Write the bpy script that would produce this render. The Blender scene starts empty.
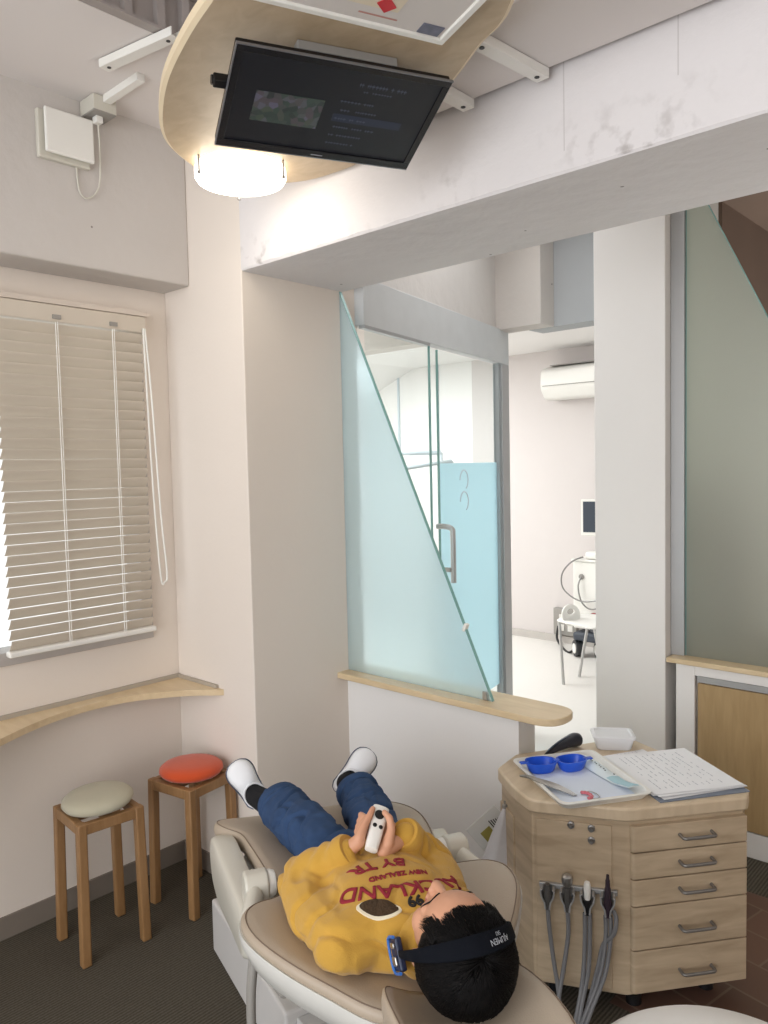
import bpy, bmesh, math, random
from math import sin, cos, pi, radians
from mathutils import Vector, Matrix, noise
from mathutils.bvhtree import BVHTree
random.seed(7)
scene = bpy.context.scene
COL = scene.collection
V = Vector
H = 1.55

# ------------------------------------------------------------------ helpers
def srgb(r, g, b, a=1.0):
    def f(c):
        c /= 255.0
        return c/12.92 if c <= 0.04045 else ((c+0.055)/1.055)**2.4
    return (f(r), f(g), f(b), a)

def newmat(name):
    m = bpy.data.materials.new(name); m.use_nodes = True
    nt = m.node_tree
    return m, nt, nt.nodes['Principled BSDF']

def node(nt, typ, **kw):
    n = nt.nodes.new(typ)
    for k, v in kw.items(): setattr(n, k, v)
    return n

def plain(name, col, rough=0.5, metal=0.0, var=0.06, scale=12, bump=0.0, bscale=200, spec=0.5, emit=None, estr=0, coat=0, sheen=0):
    m, nt, p = newmat(name)
    tc = node(nt, 'ShaderNodeTexCoord')
    nz = node(nt, 'ShaderNodeTexNoise'); nz.inputs['Scale'].default_value = scale; nz.inputs['Detail'].default_value = 4
    nt.links.new(tc.outputs['Object'], nz.inputs['Vector'])
    mx = node(nt, 'ShaderNodeMix', data_type='RGBA')
    mx.inputs[6].default_value = tuple(c*(1-var) for c in col[:3])+(1,)
    mx.inputs[7].default_value = tuple(min(1, c*(1+var)) for c in col[:3])+(1,)
    nt.links.new(nz.outputs['Fac'], mx.inputs[0]); nt.links.new(mx.outputs[2], p.inputs['Base Color'])
    p.inputs['Roughness'].default_value = rough; p.inputs['Metallic'].default_value = metal
    p.inputs['Specular IOR Level'].default_value = spec
    if coat: p.inputs['Coat Weight'].default_value = coat
    if sheen: p.inputs['Sheen Weight'].default_value = sheen
    if bump:
        n2 = node(nt, 'ShaderNodeTexNoise'); n2.inputs['Scale'].default_value = bscale; n2.inputs['Detail'].default_value = 3
        nt.links.new(tc.outputs['Object'], n2.inputs['Vector'])
        b = node(nt, 'ShaderNodeBump'); b.inputs['Strength'].default_value = bump; b.inputs['Distance'].default_value = 0.01
        nt.links.new(n2.outputs['Fac'], b.inputs['Height']); nt.links.new(b.outputs['Normal'], p.inputs['Normal'])
    if emit:
        p.inputs['Emission Color'].default_value = emit; p.inputs['Emission Strength'].default_value = estr
    return m

def wood(name, c1, c2, stretch=(2, 14, 14), rough=0.45, scale=3.0, rot=0.0):
    m, nt, p = newmat(name)
    tc = node(nt, 'ShaderNodeTexCoord')
    mp = node(nt, 'ShaderNodeMapping'); mp.inputs['Scale'].default_value = stretch; mp.inputs['Rotation'].default_value = (0, 0, rot)
    nt.links.new(tc.outputs['Object'], mp.inputs['Vector'])
    n1 = node(nt, 'ShaderNodeTexNoise'); n1.inputs['Scale'].default_value = scale; n1.inputs['Detail'].default_value = 6
    n1.inputs['Distortion'].default_value = 0.6
    nt.links.new(mp.outputs['Vector'], n1.inputs['Vector'])
    r = node(nt, 'ShaderNodeValToRGB')
    r.color_ramp.elements[0].position = 0.3; r.color_ramp.elements[0].color = c1
    r.color_ramp.elements[1].position = 0.7; r.color_ramp.elements[1].color = c2
    nt.links.new(n1.outputs['Fac'], r.inputs['Fac']); nt.links.new(r.outputs['Color'], p.inputs['Base Color'])
    p.inputs['Roughness'].default_value = rough
    return m

def concrete(name, col, pits=True, wear=None):
    m, nt, p = newmat(name)
    tc = node(nt, 'ShaderNodeTexCoord')
    n1 = node(nt, 'ShaderNodeTexNoise'); n1.inputs['Scale'].default_value = 2.2; n1.inputs['Detail'].default_value = 8
    nt.links.new(tc.outputs['Object'], n1.inputs['Vector'])
    mx = node(nt, 'ShaderNodeMix', data_type='RGBA')
    mx.inputs[6].default_value = tuple(c*.93 for c in col[:3])+(1,); mx.inputs[7].default_value = tuple(min(1, c*1.05) for c in col[:3])+(1,)
    nt.links.new(n1.outputs['Fac'], mx.inputs[0])
    # small dark air holes
    vo = node(nt, 'ShaderNodeTexVoronoi'); vo.inputs['Scale'].default_value = 9.0
    nt.links.new(tc.outputs['Object'], vo.inputs['Vector'])
    lt = node(nt, 'ShaderNodeMath', operation='LESS_THAN'); lt.inputs[1].default_value = 0.045
    nt.links.new(vo.outputs['Distance'], lt.inputs[0])
    n3 = node(nt, 'ShaderNodeTexNoise'); n3.inputs['Scale'].default_value = 3.1
    nt.links.new(tc.outputs['Object'], n3.inputs['Vector'])
    gt = node(nt, 'ShaderNodeMath', operation='GREATER_THAN'); gt.inputs[1].default_value = 0.53
    nt.links.new(n3.outputs['Fac'], gt.inputs[0])
    mu = node(nt, 'ShaderNodeMath', operation='MULTIPLY')
    nt.links.new(lt.outputs[0], mu.inputs[0]); nt.links.new(gt.outputs[0], mu.inputs[1])
    mu2 = node(nt, 'ShaderNodeMath', operation='MULTIPLY'); mu2.inputs[1].default_value = 0.75 if pits else 0.0
    nt.links.new(mu.outputs[0], mu2.inputs[0])
    m2 = node(nt, 'ShaderNodeMix', data_type='RGBA'); m2.inputs[7].default_value = srgb(95, 85, 78)
    nt.links.new(mu2.outputs[0], m2.inputs[0]); nt.links.new(mx.outputs[2], m2.inputs[6])
    colout = m2.outputs[2]
    if wear:      # crumbled plaster along the lower edge, plus two shuttering seams
        sp_ = node(nt, 'ShaderNodeSeparateXYZ'); nt.links.new(tc.outputs['Object'], sp_.inputs[0])
        mr = node(nt, 'ShaderNodeMapRange'); mr.inputs[1].default_value = wear+.14; mr.inputs[2].default_value = wear; nt.links.new(sp_.outputs['Z'], mr.inputs[0])
        nw_ = node(nt, 'ShaderNodeTexNoise'); nw_.inputs['Scale'].default_value = 22; nw_.inputs['Detail'].default_value = 8; nt.links.new(tc.outputs['Object'], nw_.inputs['Vector'])
        nl = node(nt, 'ShaderNodeTexNoise'); nl.inputs['Scale'].default_value = 2.6; nt.links.new(tc.outputs['Object'], nl.inputs['Vector'])
        g1 = node(nt, 'ShaderNodeMapRange'); g1.inputs[1].default_value = .52; g1.inputs[2].default_value = .68; nt.links.new(nw_.outputs['Fac'], g1.inputs[0])
        g2 = node(nt, 'ShaderNodeMapRange'); g2.inputs[1].default_value = .45; g2.inputs[2].default_value = .6; nt.links.new(nl.outputs['Fac'], g2.inputs[0])
        a1 = node(nt, 'ShaderNodeMath', operation='MULTIPLY'); nt.links.new(g1.outputs[0], a1.inputs[0]); nt.links.new(g2.outputs[0], a1.inputs[1])
        a2 = node(nt, 'ShaderNodeMath', operation='MULTIPLY'); nt.links.new(a1.outputs[0], a2.inputs[0]); nt.links.new(mr.outputs[0], a2.inputs[1])
        fz = node(nt, 'ShaderNodeMath', operation='GREATER_THAN'); fz.inputs[1].default_value = wear; nt.links.new(sp_.outputs['Z'], fz.inputs[0])
        a3 = node(nt, 'ShaderNodeMath', operation='MULTIPLY'); nt.links.new(a2.outputs[0], a3.inputs[0]); nt.links.new(fz.outputs[0], a3.inputs[1])
        tot = a3
        for xs_, zlo in ((-.945, 2.28), (-.675, 2.36)):
            sb = node(nt, 'ShaderNodeMath', operation='COMPARE'); sb.inputs[1].default_value = xs_; sb.inputs[2].default_value = .0016; nt.links.new(sp_.outputs['X'], sb.inputs[0])
            gz = node(nt, 'ShaderNodeMath', operation='GREATER_THAN'); gz.inputs[1].default_value = zlo; nt.links.new(sp_.outputs['Z'], gz.inputs[0])
            mz = node(nt, 'ShaderNodeMath', operation='MULTIPLY'); nt.links.new(sb.outputs[0], mz.inputs[0]); nt.links.new(gz.outputs[0], mz.inputs[1])
            mk = node(nt, 'ShaderNodeMath', operation='MULTIPLY'); mk.inputs[1].default_value = .5; nt.links.new(mz.outputs[0], mk.inputs[0])
            mxm = node(nt, 'ShaderNodeMath', operation='MAXIMUM'); nt.links.new(tot.outputs[0], mxm.inputs[0]); nt.links.new(mk.outputs[0], mxm.inputs[1]); tot = mxm
        sc_ = node(nt, 'ShaderNodeMath', operation='MULTIPLY'); sc_.inputs[1].default_value = .55; nt.links.new(tot.outputs[0], sc_.inputs[0])
        m3 = node(nt, 'ShaderNodeMix', data_type='RGBA'); m3.inputs[7].default_value = srgb(128, 118, 112); nt.links.new(sc_.outputs[0], m3.inputs[0]); nt.links.new(colout, m3.inputs[6]); colout = m3.outputs[2]
    nt.links.new(colout, p.inputs['Base Color'])
    p.inputs['Roughness'].default_value = 0.75
    n4 = node(nt, 'ShaderNodeTexNoise'); n4.inputs['Scale'].default_value = 14; n4.inputs['Detail'].default_value = 10
    nt.links.new(tc.outputs['Object'], n4.inputs['Vector'])
    b = node(nt, 'ShaderNodeBump'); b.inputs['Strength'].default_value = 0.25; b.inputs['Distance'].default_value = 0.02
    nt.links.new(n4.outputs['Fac'], b.inputs['Height']); nt.links.new(b.outputs['Normal'], p.inputs['Normal'])
    return m

def carpet(name, c1, c2):
    m, nt, p = newmat(name)
    tc = node(nt, 'ShaderNodeTexCoord')
    w = node(nt, 'ShaderNodeTexWave'); w.inputs['Scale'].default_value = 28; w.inputs['Distortion'].default_value = 1.2; w.inputs['Detail'].default_value = 2
    w.inputs['Detail Scale'].default_value = 6
    nt.links.new(tc.outputs['Object'], w.inputs['Vector'])
    n = node(nt, 'ShaderNodeTexNoise'); n.inputs['Scale'].default_value = 160; n.inputs['Detail'].default_value = 2
    nt.links.new(tc.outputs['Object'], n.inputs['Vector'])
    a = node(nt, 'ShaderNodeMath', operation='ADD'); nt.links.new(w.outputs['Fac'], a.inputs[0]); nt.links.new(n.outputs['Fac'], a.inputs[1])
    mm = node(nt, 'ShaderNodeMath', operation='MULTIPLY'); mm.inputs[1].default_value = 0.5; nt.links.new(a.outputs[0], mm.inputs[0])
    r = node(nt, 'ShaderNodeValToRGB'); r.color_ramp.elements[0].position = .25; r.color_ramp.elements[0].color = c1
    r.color_ramp.elements[1].position = .8; r.color_ramp.elements[1].color = c2
    nt.links.new(mm.outputs[0], r.inputs['Fac']); nt.links.new(r.outputs['Color'], p.inputs['Base Color'])
    p.inputs['Roughness'].default_value = 0.95; p.inputs['Specular IOR Level'].default_value = 0.1
    b = node(nt, 'ShaderNodeBump'); b.inputs['Strength'].default_value = .5; b.inputs['Distance'].default_value = .004
    nt.links.new(mm.outputs[0], b.inputs['Height']); nt.links.new(b.outputs['Normal'], p.inputs['Normal'])
    return m

def tiles(name):
    m, nt, p = newmat(name)
    tc = node(nt, 'ShaderNodeTexCoord')
    mp = node(nt, 'ShaderNodeMapping'); mp.inputs['Rotation'].default_value = (0, 0, .2)
    nt.links.new(tc.outputs['Object'], mp.inputs['Vector'])
    b = node(nt, 'ShaderNodeTexBrick'); b.offset = 0.5
    b.inputs['Scale'].default_value = 1; b.inputs['Brick Width'].default_value = .3; b.inputs['Row Height'].default_value = .15
    b.inputs['Mortar Size'].default_value = .004
    b.inputs['Color1'].default_value = srgb(106, 78, 66); b.inputs['Color2'].default_value = srgb(92, 68, 58); b.inputs['Mortar'].default_value = srgb(116, 96, 84)
    nt.links.new(mp.outputs['Vector'], b.inputs['Vector']); nt.links.new(b.outputs['Color'], p.inputs['Base Color'])
    p.inputs['Roughness'].default_value = .4
    return m

def sheen_factor(nt, a, k):
    lw = node(nt, 'ShaderNodeLayerWeight'); lw.inputs['Blend'].default_value = .5
    pw = node(nt, 'ShaderNodeMath', operation='POWER'); pw.inputs[1].default_value = 5; nt.links.new(lw.outputs['Facing'], pw.inputs[0])
    ml = node(nt, 'ShaderNodeMath', operation='MULTIPLY_ADD'); ml.inputs[1].default_value = k; ml.inputs[2].default_value = a; nt.links.new(pw.outputs[0], ml.inputs[0])
    return ml

def frosted(name, tint, trans=0.75):
    m, nt, p = newmat(name)
    out = nt.nodes['Material Output']
    tl = node(nt, 'ShaderNodeBsdfTranslucent'); tl.inputs['Color'].default_value = tint
    df = node(nt, 'ShaderNodeBsdfDiffuse'); df.inputs['Color'].default_value = tint
    m1 = node(nt, 'ShaderNodeMixShader'); m1.inputs[0].default_value = 0.22
    nt.links.new(tl.outputs[0], m1.inputs[1]); nt.links.new(df.outputs[0], m1.inputs[2])
    rf = node(nt, 'ShaderNodeBsdfRefraction'); rf.inputs['Color'].default_value = tint; rf.inputs['Roughness'].default_value = 0.55; rf.inputs['IOR'].default_value = 1.12
    m2 = node(nt, 'ShaderNodeMixShader'); m2.inputs[0].default_value = 1-trans
    nt.links.new(m1.outputs[0], m2.inputs[1]); nt.links.new(rf.outputs[0], m2.inputs[2])
    gl = node(nt, 'ShaderNodeBsdfGlossy'); gl.inputs['Roughness'].default_value = 0.3
    fr = sheen_factor(nt, .03, .35)
    m3 = node(nt, 'ShaderNodeMixShader')
    nt.links.new(fr.outputs[0], m3.inputs[0]); nt.links.new(m2.outputs[0], m3.inputs[1]); nt.links.new(gl.outputs[0], m3.inputs[2])
    nt.links.new(m3.outputs[0], out.inputs['Surface'])
    return m

def clearglass(name, tint):
    m, nt, p = newmat(name)
    out = nt.nodes['Material Output']
    tr = node(nt, 'ShaderNodeBsdfTransparent'); tr.inputs['Color'].default_value = tint
    gl = node(nt, 'ShaderNodeBsdfGlossy'); gl.inputs['Roughness'].default_value = 0.02
    fr = sheen_factor(nt, .03, .45)
    m3 = node(nt, 'ShaderNodeMixShader')
    nt.links.new(fr.outputs[0], m3.inputs[0]); nt.links.new(tr.outputs[0], m3.inputs[1]); nt.links.new(gl.outputs[0], m3.inputs[2])
    nt.links.new(m3.outputs[0], out.inputs['Surface'])
    return m

# ---- mesh building
def B(): return bmesh.new()

def quadstrip(bm, rings, close=True, cap0=True, cap1=True):
    vs = [[bm.verts.new(p) for p in r] for r in rings]
    n = len(vs[0])
    for a, b in zip(vs[:-1], vs[1:]):
        for i in range(n if close else n-1):
            j = (i+1) % n
            bm.faces.new((a[i], a[j], b[j], b[i]))
    if cap0: bm.faces.new(vs[0][::-1])
    if cap1: bm.faces.new(vs[-1])
    return vs

def frame(d):
    d = V(d).normalized()
    u = d.orthogonal().normalized() if abs(d.z) > .999 else V((0, 0, 1)).cross(d).normalized()
    return d, u, d.cross(u)

def box(bm, lo, hi, M=None, bev=0.0):
    x0, y0, z0 = lo; x1, y1, z1 = hi
    ps = [V(p) for p in ((x0,y0,z0),(x1,y0,z0),(x1,y1,z0),(x0,y1,z0),(x0,y0,z1),(x1,y0,z1),(x1,y1,z1),(x0,y1,z1))]
    if M: ps = [M @ p for p in ps]
    v = [bm.verts.new(p) for p in ps]
    fs = [bm.faces.new([v[i] for i in f]) for f in ((3,2,1,0),(4,5,6,7),(0,1,5,4),(1,2,6,5),(2,3,7,6),(3,0,4,7))]
    if bev:
        es = list({e for f in fs for e in f.edges})
        bmesh.ops.bevel(bm, geom=es, offset=bev, segments=3, profile=.5, affect='EDGES')

def cyl(bm, p0, p1, r0, r1=None, n=20, caps=True):
    r1 = r0 if r1 is None else r1
    p0, p1 = V(p0), V(p1); d, u, w = frame(p1-p0)
    R = lambda p, r: [p + (u*cos(2*pi*i/n)+w*sin(2*pi*i/n))*r for i in range(n)]
    quadstrip(bm, [R(p0, r0), R(p1, r1)], True, caps, caps)

def lathe(bm, c, prof, axis=(0, 0, 1), n=28):
    """prof: list of (r, h) along axis from c"""
    c = V(c); d, u, w = frame(axis)
    rings = [[c + d*h + (u*cos(2*pi*i/n)+w*sin(2*pi*i/n))*max(r, 1e-4) for i in range(n)] for r, h in prof]
    quadstrip(bm, rings)

def smoothpath(pts, k=6):
    pts = [V(p) for p in pts]; out = []
    for i in range(len(pts)-1):
        a, b = pts[i], pts[i+1]; p = pts[max(i-1, 0)]; q = pts[min(i+2, len(pts)-1)]
        for s in range(k):
            t = s/k; t2, t3 = t*t, t*t*t
            out.append(.5*((2*a)+(b-p)*t+(2*p-5*a+4*b-q)*t2+(3*a-p-3*b+q)*t3))
    out.append(pts[-1]); return out

def tube(bm, pts, r, n=10, k=6, closed=False):
    P = smoothpath(pts, k) if k > 1 else [V(p) for p in pts]
    rr = r if isinstance(r, (list, tuple)) else None
    t0 = (P[1]-P[0]).normalized(); _, u, w = frame(t0)
    rings = []
    for i, p in enumerate(P):
        t = (P[min(i+1, len(P)-1)]-P[max(i-1, 0)])
        t = t.normalized() if t.length > 1e-9 else t0
        u = (u-t*u.dot(t)); u = u.normalized() if u.length > 1e-6 else t.orthogonal().normalized()
        w = t.cross(u)
        rad = r if rr is None else rr[0]+(rr[1]-rr[0])*i/(len(P)-1)
        rings.append([p+(u*cos(2*pi*j/n)+w*sin(2*pi*j/n))*rad for j in range(n)])
    quadstrip(bm, rings)

def ell(bm, c, a, b, d, n=20, m=12):
    c, a, b, d = V(c), V(a), V(b), V(d)
    rings = [[c + d*(-cos(pi*k/m)) + (a*cos(2*pi*i/n)+b*sin(2*pi*i/n))*max(sin(pi*k/m), 1e-3) for i in range(n)] for k in range(m+1)]
    quadstrip(bm, rings)

def cap(bm, p0, p1, r0, r1, n=14):
    p0, p1 = V(p0), V(p1); d, u, w = frame(p1-p0 if (p1-p0).length > 1e-6 else V((0, 0, 1)))
    rings = []
    def R(p, r): rings.append([p+(u*cos(2*pi*i/n)+w*sin(2*pi*i/n))*r for i in range(n)])
    for k in range(5):
        t = pi/2*k/5; R(p0-d*r0*cos(t), max(r0*sin(t), 2e-4))
    for k in range(5): t = k/4; R(p0.lerp(p1, t), r0+(r1-r0)*t)
    for k in range(1, 6):
        t = pi/2*k/5; R(p1+d*r1*sin(t), max(r1*cos(t), 2e-4))
    quadstrip(bm, rings)

def chain(bm, pts, rs):
    for i in range(len(pts)-1): cap(bm, pts[i], pts[i+1], rs[i], rs[i+1])

def prism(bm, poly, z0, z1):
    """vertical prism of an xy polygon"""
    quadstrip(bm, [[V((x, y, z0)) for x, y in poly], [V((x, y, z1)) for x, y in poly]])

def roundpoly(poly, r, k=5):
    out = []; n = len(poly)
    for i in range(n):
        rad = r[i] if isinstance(r, (list, tuple)) else r
        p = V(poly[i]); a = (V(poly[i-1])-p); b = (V(poly[(i+1) % n])-p)
        if rad <= 0: out.append(tuple(p)); continue
        d = min(rad, a.length*.49, b.length*.49)
        A = p+a.normalized()*d; Q = p+b.normalized()*d
        for s in range(k+1):
            t = s/k; out.append(tuple(A*(1-t)**2+p*2*t*(1-t)+Q*t*t))
    return out

def cushion(bm, outline, prof, zfun, mapf):
    """outline: list of (a,b); prof: list of (scale, dz); star-shaped round the centroid"""
    n = len(outline); cx = sum(p[0] for p in outline)/n; cy = sum(p[1] for p in outline)/n
    rings = []
    for s, dz in prof:
        r = []
        for x, y in outline:
            X = cx+(x-cx)*s; Y = cy+(y-cy)*s
            r.append(mapf(X, Y, zfun(X, Y)+dz))
        rings.append(r)
    quadstrip(bm, rings)

MATS = {}
MW = {}
def thing(name, label, cat, loc=(0, 0, 0), rz=0.0, group=None, kind=None):
    o = bpy.data.objects.new(name, None); COL.objects.link(o)
    o.location = loc; o.rotation_euler = (0, 0, rz); o.empty_display_size = .05
    MW[o.name] = Matrix.Translation(loc) @ Matrix.Rotation(rz, 4, 'Z')
    if label: o['label'] = label
    if cat: o['category'] = cat
    if group: o['group'] = group
    if kind: o['kind'] = kind
    return o

def obj(name, bm, mat, parent=None, smooth=False, local=False, bev=0.0, label=None, sub=0, recalc=True, angle=40):
    if recalc: bmesh.ops.recalc_face_normals(bm, faces=bm.faces)
    me = bpy.data.meshes.new(name); bm.to_mesh(me); bm.free()
    return objm(name, me, mat, parent, smooth, local, bev, label, sub, angle)

def objm(name, me, mat, parent=None, smooth=False, local=False, bev=0.0, label=None, sub=0, angle=40):
    o = bpy.data.objects.new(name, me); COL.objects.link(o)
    if mat: me.materials.append(mat)
    MW[o.name] = Matrix.Identity(4)
    if parent:
        o.parent = parent
        MW[o.name] = MW[parent.name]
        if not local: me.transform(MW[parent.name].inverted())
    if smooth:
        for p in me.polygons: p.use_smooth = True
        if angle < 180:
            try: me.set_sharp_from_angle(angle=radians(angle))
            except Exception: pass
    if bev:
        md = o.modifiers.new('bevel', 'BEVEL'); md.width = bev; md.segments = 3; md.limit_method = 'ANGLE'; md.angle_limit = radians(35)
        md.harden_normals = False
        for p in me.polygons: p.use_smooth = True
        try: me.set_sharp_from_angle(angle=radians(35))
        except Exception: pass
    if sub:
        md = o.modifiers.new('sub', 'SUBSURF'); md.levels = sub; md.render_levels = sub
    if label: o['label'] = label
    return o

def tag(o, label, cat, group=None):
    o['label'] = label; o['category'] = cat
    if group: o['group'] = group
    return o

def struct(name, bm, mat, bev=0.0, parent=None, smooth=False):
    o = obj(name, bm, mat, parent, smooth=smooth, bev=bev)
    if not parent: o['kind'] = 'structure'
    return o

def vox(bm, voxel, smooth=4, fn=None):
    bmesh.ops.recalc_face_normals(bm, faces=bm.faces)
    me = bpy.data.meshes.new('tmp'); bm.to_mesh(me); bm.free()
    o = bpy.data.objects.new('tmp', me); COL.objects.link(o)
    r = o.modifiers.new('r', 'REMESH'); r.mode = 'VOXEL'; r.voxel_size = voxel
    if smooth:
        s = o.modifiers.new('s', 'SMOOTH'); s.factor = .5; s.iterations = smooth
    dg = bpy.context.evaluated_depsgraph_get(); dg.update()
    m2 = bpy.data.meshes.new_from_object(o.evaluated_get(dg))
    bpy.data.objects.remove(o); bpy.data.meshes.remove(me)
    if fn:
        off = [fn(v.co.copy(), v.normal.copy()) for v in m2.vertices]
        for v, d in zip(m2.vertices, off): v.co += d
        m2.update()
    for p in m2.polygons: p.use_smooth = True
    return m2

def copy_tree(o, loc, rz, label=None):
    c = o.copy(); COL.objects.link(c); c.location = loc; c.rotation_euler = (0, 0, rz)
    if label: c['label'] = label
    for ch in o.children:
        d = ch.copy(); COL.objects.link(d); d.parent = c
        for g in ch.children:
            e = g.copy(); COL.objects.link(e); e.parent = d
    return c

def text_mesh(body, size, depth=0.0, bold=0.0):
    cu = bpy.data.curves.new('t', 'FONT'); cu.body = body; cu.size = size; cu.align_x = 'CENTER'; cu.extrude = depth; cu.offset = bold
    cu.resolution_u = 4
    o = bpy.data.objects.new('t', cu); COL.objects.link(o)
    dg = bpy.context.evaluated_depsgraph_get(); dg.update()
    me = bpy.data.meshes.new_from_object(o.evaluated_get(dg))
    bpy.data.objects.remove(o); bpy.data.curves.remove(cu)
    bm = bmesh.new(); bm.from_mesh(me); bpy.data.meshes.remove(me)
    return bm

# ------------------------------------------------------------------ materials
wall_pink = plain('wall paint', srgb(229, 219, 209), .85, var=.02, scale=3, bump=.05, bscale=60, spec=.2)
wall_grey = plain('grey white paint', srgb(238, 236, 234), .85, var=.02, scale=3, bump=.05, bscale=60, spec=.2)
white_paint = plain('white paint', srgb(236, 233, 230), .7, var=.02, scale=3, spec=.2)
beam_m = concrete('painted concrete', srgb(222, 218, 218), wear=2.232)
lbeam_m = concrete('painted concrete warm', srgb(202, 196, 191))
ceil_m = plain('ceiling paint', srgb(228, 222, 219), .8, var=.03, scale=2, spec=.2)
beech = wood('beech', srgb(172, 152, 126), srgb(198, 178, 151), (3, 3, 16), .42, 2.2)
beech_h = wood('beech top', srgb(198, 178, 150), srgb(214, 195, 168), (14, 3, 3), .4, 2.2, .5)
ply = wood('birch ply', srgb(178, 156, 126), srgb(194, 173, 144), (5, 9, 9), .45, 3.0, .4)
ledge_m = wood('ledge wood', srgb(208, 184, 146), srgb(222, 200, 164), (3, 16, 16), .35, 2.0)
stool_m = wood('stool wood', srgb(138, 102, 64), srgb(158, 120, 80), (14, 14, 2.5), .45, 3)
cab_m = wood('oak veneer', srgb(168, 140, 98), srgb(182, 154, 112), (16, 16, 2), .4, 3)
steel = plain('brushed steel', srgb(186, 185, 184), .28, .9, .04)
steel_d = plain('dark steel', srgb(140, 138, 136), .4, .75, .04)
alu = plain('grey aluminium', srgb(176, 176, 176), .45, .6, .03)
wplastic = plain('white plastic', srgb(236, 234, 228), .35, var=.015)
cplastic = plain('cream white plastic', srgb(206, 202, 190), .35, var=.02)
gplastic = plain('grey plastic', srgb(150, 146, 140), .5, var=.03)
bplastic = plain('black plastic', srgb(22, 22, 24), .35, var=.05)
leather = plain('beige leather', srgb(172, 157, 139), .45, var=.04, scale=8, bump=.12, bscale=350)
leather_d = plain('seam leather', srgb(116, 98, 82), .5)
yellow = plain('mustard fleece', srgb(196, 152, 66), .92, var=.07, scale=30, bump=.25, bscale=500, spec=.15, sheen=.2)
denim = plain('blue denim', srgb(50, 72, 106), .85, var=.28, scale=22, bump=.2, bscale=600, spec=.2)
skin = plain('skin', srgb(205, 152, 122), .5, var=.05, scale=18, spec=.4)
hair_m = plain('black hair', srgb(15, 13, 13), .6, var=.3, scale=90, bump=.25, bscale=180, spec=.2)
maroon = plain('maroon print', srgb(138, 28, 44), .85, var=.08, scale=60)
nearblack = plain('black print', srgb(32, 28, 26), .85)
brownpatch = plain('brown patch', srgb(66, 48, 28), .9, var=.35, scale=60, bump=.6, bscale=140)
creamthread = plain('cream thread', srgb(232, 222, 196), .9)
canvas = plain('white canvas', srgb(232, 233, 236), .8, var=.03, bump=.1, bscale=700)
rubber_w = plain('white rubber', srgb(226, 226, 224), .6)
navyline = plain('navy line', srgb(60, 70, 96), .6)
sock_m = plain('black sock', srgb(24, 23, 25), .95, bump=.3, bscale=500)
red_m = plain('red thread', srgb(150, 30, 36), .9)
orange = plain('orange fabric', srgb(206, 78, 32), .9, var=.08, scale=20, bump=.2, bscale=400, sheen=.3)
ivory = plain('ivory fabric', srgb(188, 182, 160), .9, var=.07, scale=14, bump=.2, bscale=400, sheen=.2)
paper = plain('paper', srgb(238, 238, 240), .8, var=.015)
ink = plain('printed ink', srgb(186, 188, 194), .8)
hose_m = plain('grey hose', srgb(112, 112, 114), .5)
blue_m = plain('blue plastic', srgb(36, 92, 214), .3, var=.04)
tray_m = plain('tray plastic', srgb(232, 231, 226), .35, var=.01)
blueline = plain('blue trim', srgb(50, 110, 190), .4)
strap_m = plain('elastic strap', srgb(14, 17, 24), .85, bump=.2, bscale=500, spec=.12)

# ------------------------------------------------------------------ room shell
X0 = -2.665; XB = -2.495; XC = -2.185; Y1 = 1.685; Y2 = 2.148; ZB = 2.228
b = B()
for a_, c_ in (((-2.75, -2.2), (1.4, 2.0)), ((-2.75, 2.0), (-1.0, 2.15)), ((-1.294, 2.855), (1.4, 5.0))):
    box(b, (a_[0], a_[1], -.05), (c_[0], c_[1], 0))
struct('floor', b, carpet('ribbed carpet', srgb(70, 65, 56), srgb(100, 94, 84)))
b = B(); box(b, (-1.0, 2.0, -.05), (1.4, 2.855, 0)); box(b, (-1.294, 2.15, -.05), (-1.0, 2.855, 0))
struct('floor', b, tiles('terracotta tiles'))
b = B(); box(b, (-6.2, 2.15, -.05), (-1.294, 6.2, 0))
struct('floor', b, plain('pale vinyl', srgb(226, 222, 216), .5, var=.02, scale=30))

# left wall with the window hole
WY0, WY1, WZ0, WZ1 = .94, 1.575, .915, 2.135
b = B()
box(b, (-2.80, -2.2, 0), (X0, WY0, 2.9)); box(b, (-2.80, WY1, 0), (X0, 2.3, 2.9))
box(b, (-2.80, WY0, 0), (X0, WY1, WZ0)); box(b, (-2.80, WY0, WZ1), (X0, WY1, 2.9))
struct('wall_left', b, wall_pink)
b = B(); box(b, (X0, -2.2, ZB), (XB, Y1, 2.9))
struct('trim_1', b, lbeam_m, bev=.006)
b = B(); box(b, (X0, Y1, 0), (XC, Y2+.1, 3.3))
struct('wall_column', b, wall_pink, bev=.004)
# big beam, slightly chipped lower edge
b = B()
n = 90; xs = [XC + (1.4-XC)*i/n for i in range(n+1)]
def ring(i, x):
    k = noise.noise(V((x*9, 0, 3)))*.006+noise.noise(V((x*31, 0, 5)))*.004
    c = .004+abs(k)
    if i in (0, n): c = .004
    return [V((x, Y1, 3.3)), V((x, Y1, ZB+c*1.6)), V((x, Y1+c*.9, ZB+c*.25)), V((x, Y1+.03, ZB)), V((x, Y2+.02, ZB)), V((x, Y2+.03, ZB+.01)), V((x, Y2+.03, 3.3))]
quadstrip(b, [ring(i, x) for i, x in enumerate(xs)])
struct('trim_2', b, beam_m)
# low wall under the ledge
b = B(); box(b, (XC, Y2, 0), (-1.39, Y2+.10, .722))
struct('wall_partition', b, wall_grey)
# right column
b = B(); box(b, (-1.605, 3.1, 0), (-1.294, 3.42, 3.0))
struct('wall_column', b, plain('pale column paint', srgb(232, 228, 224), .85, var=.02, scale=3, spec=.2), bev=.004)
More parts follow.
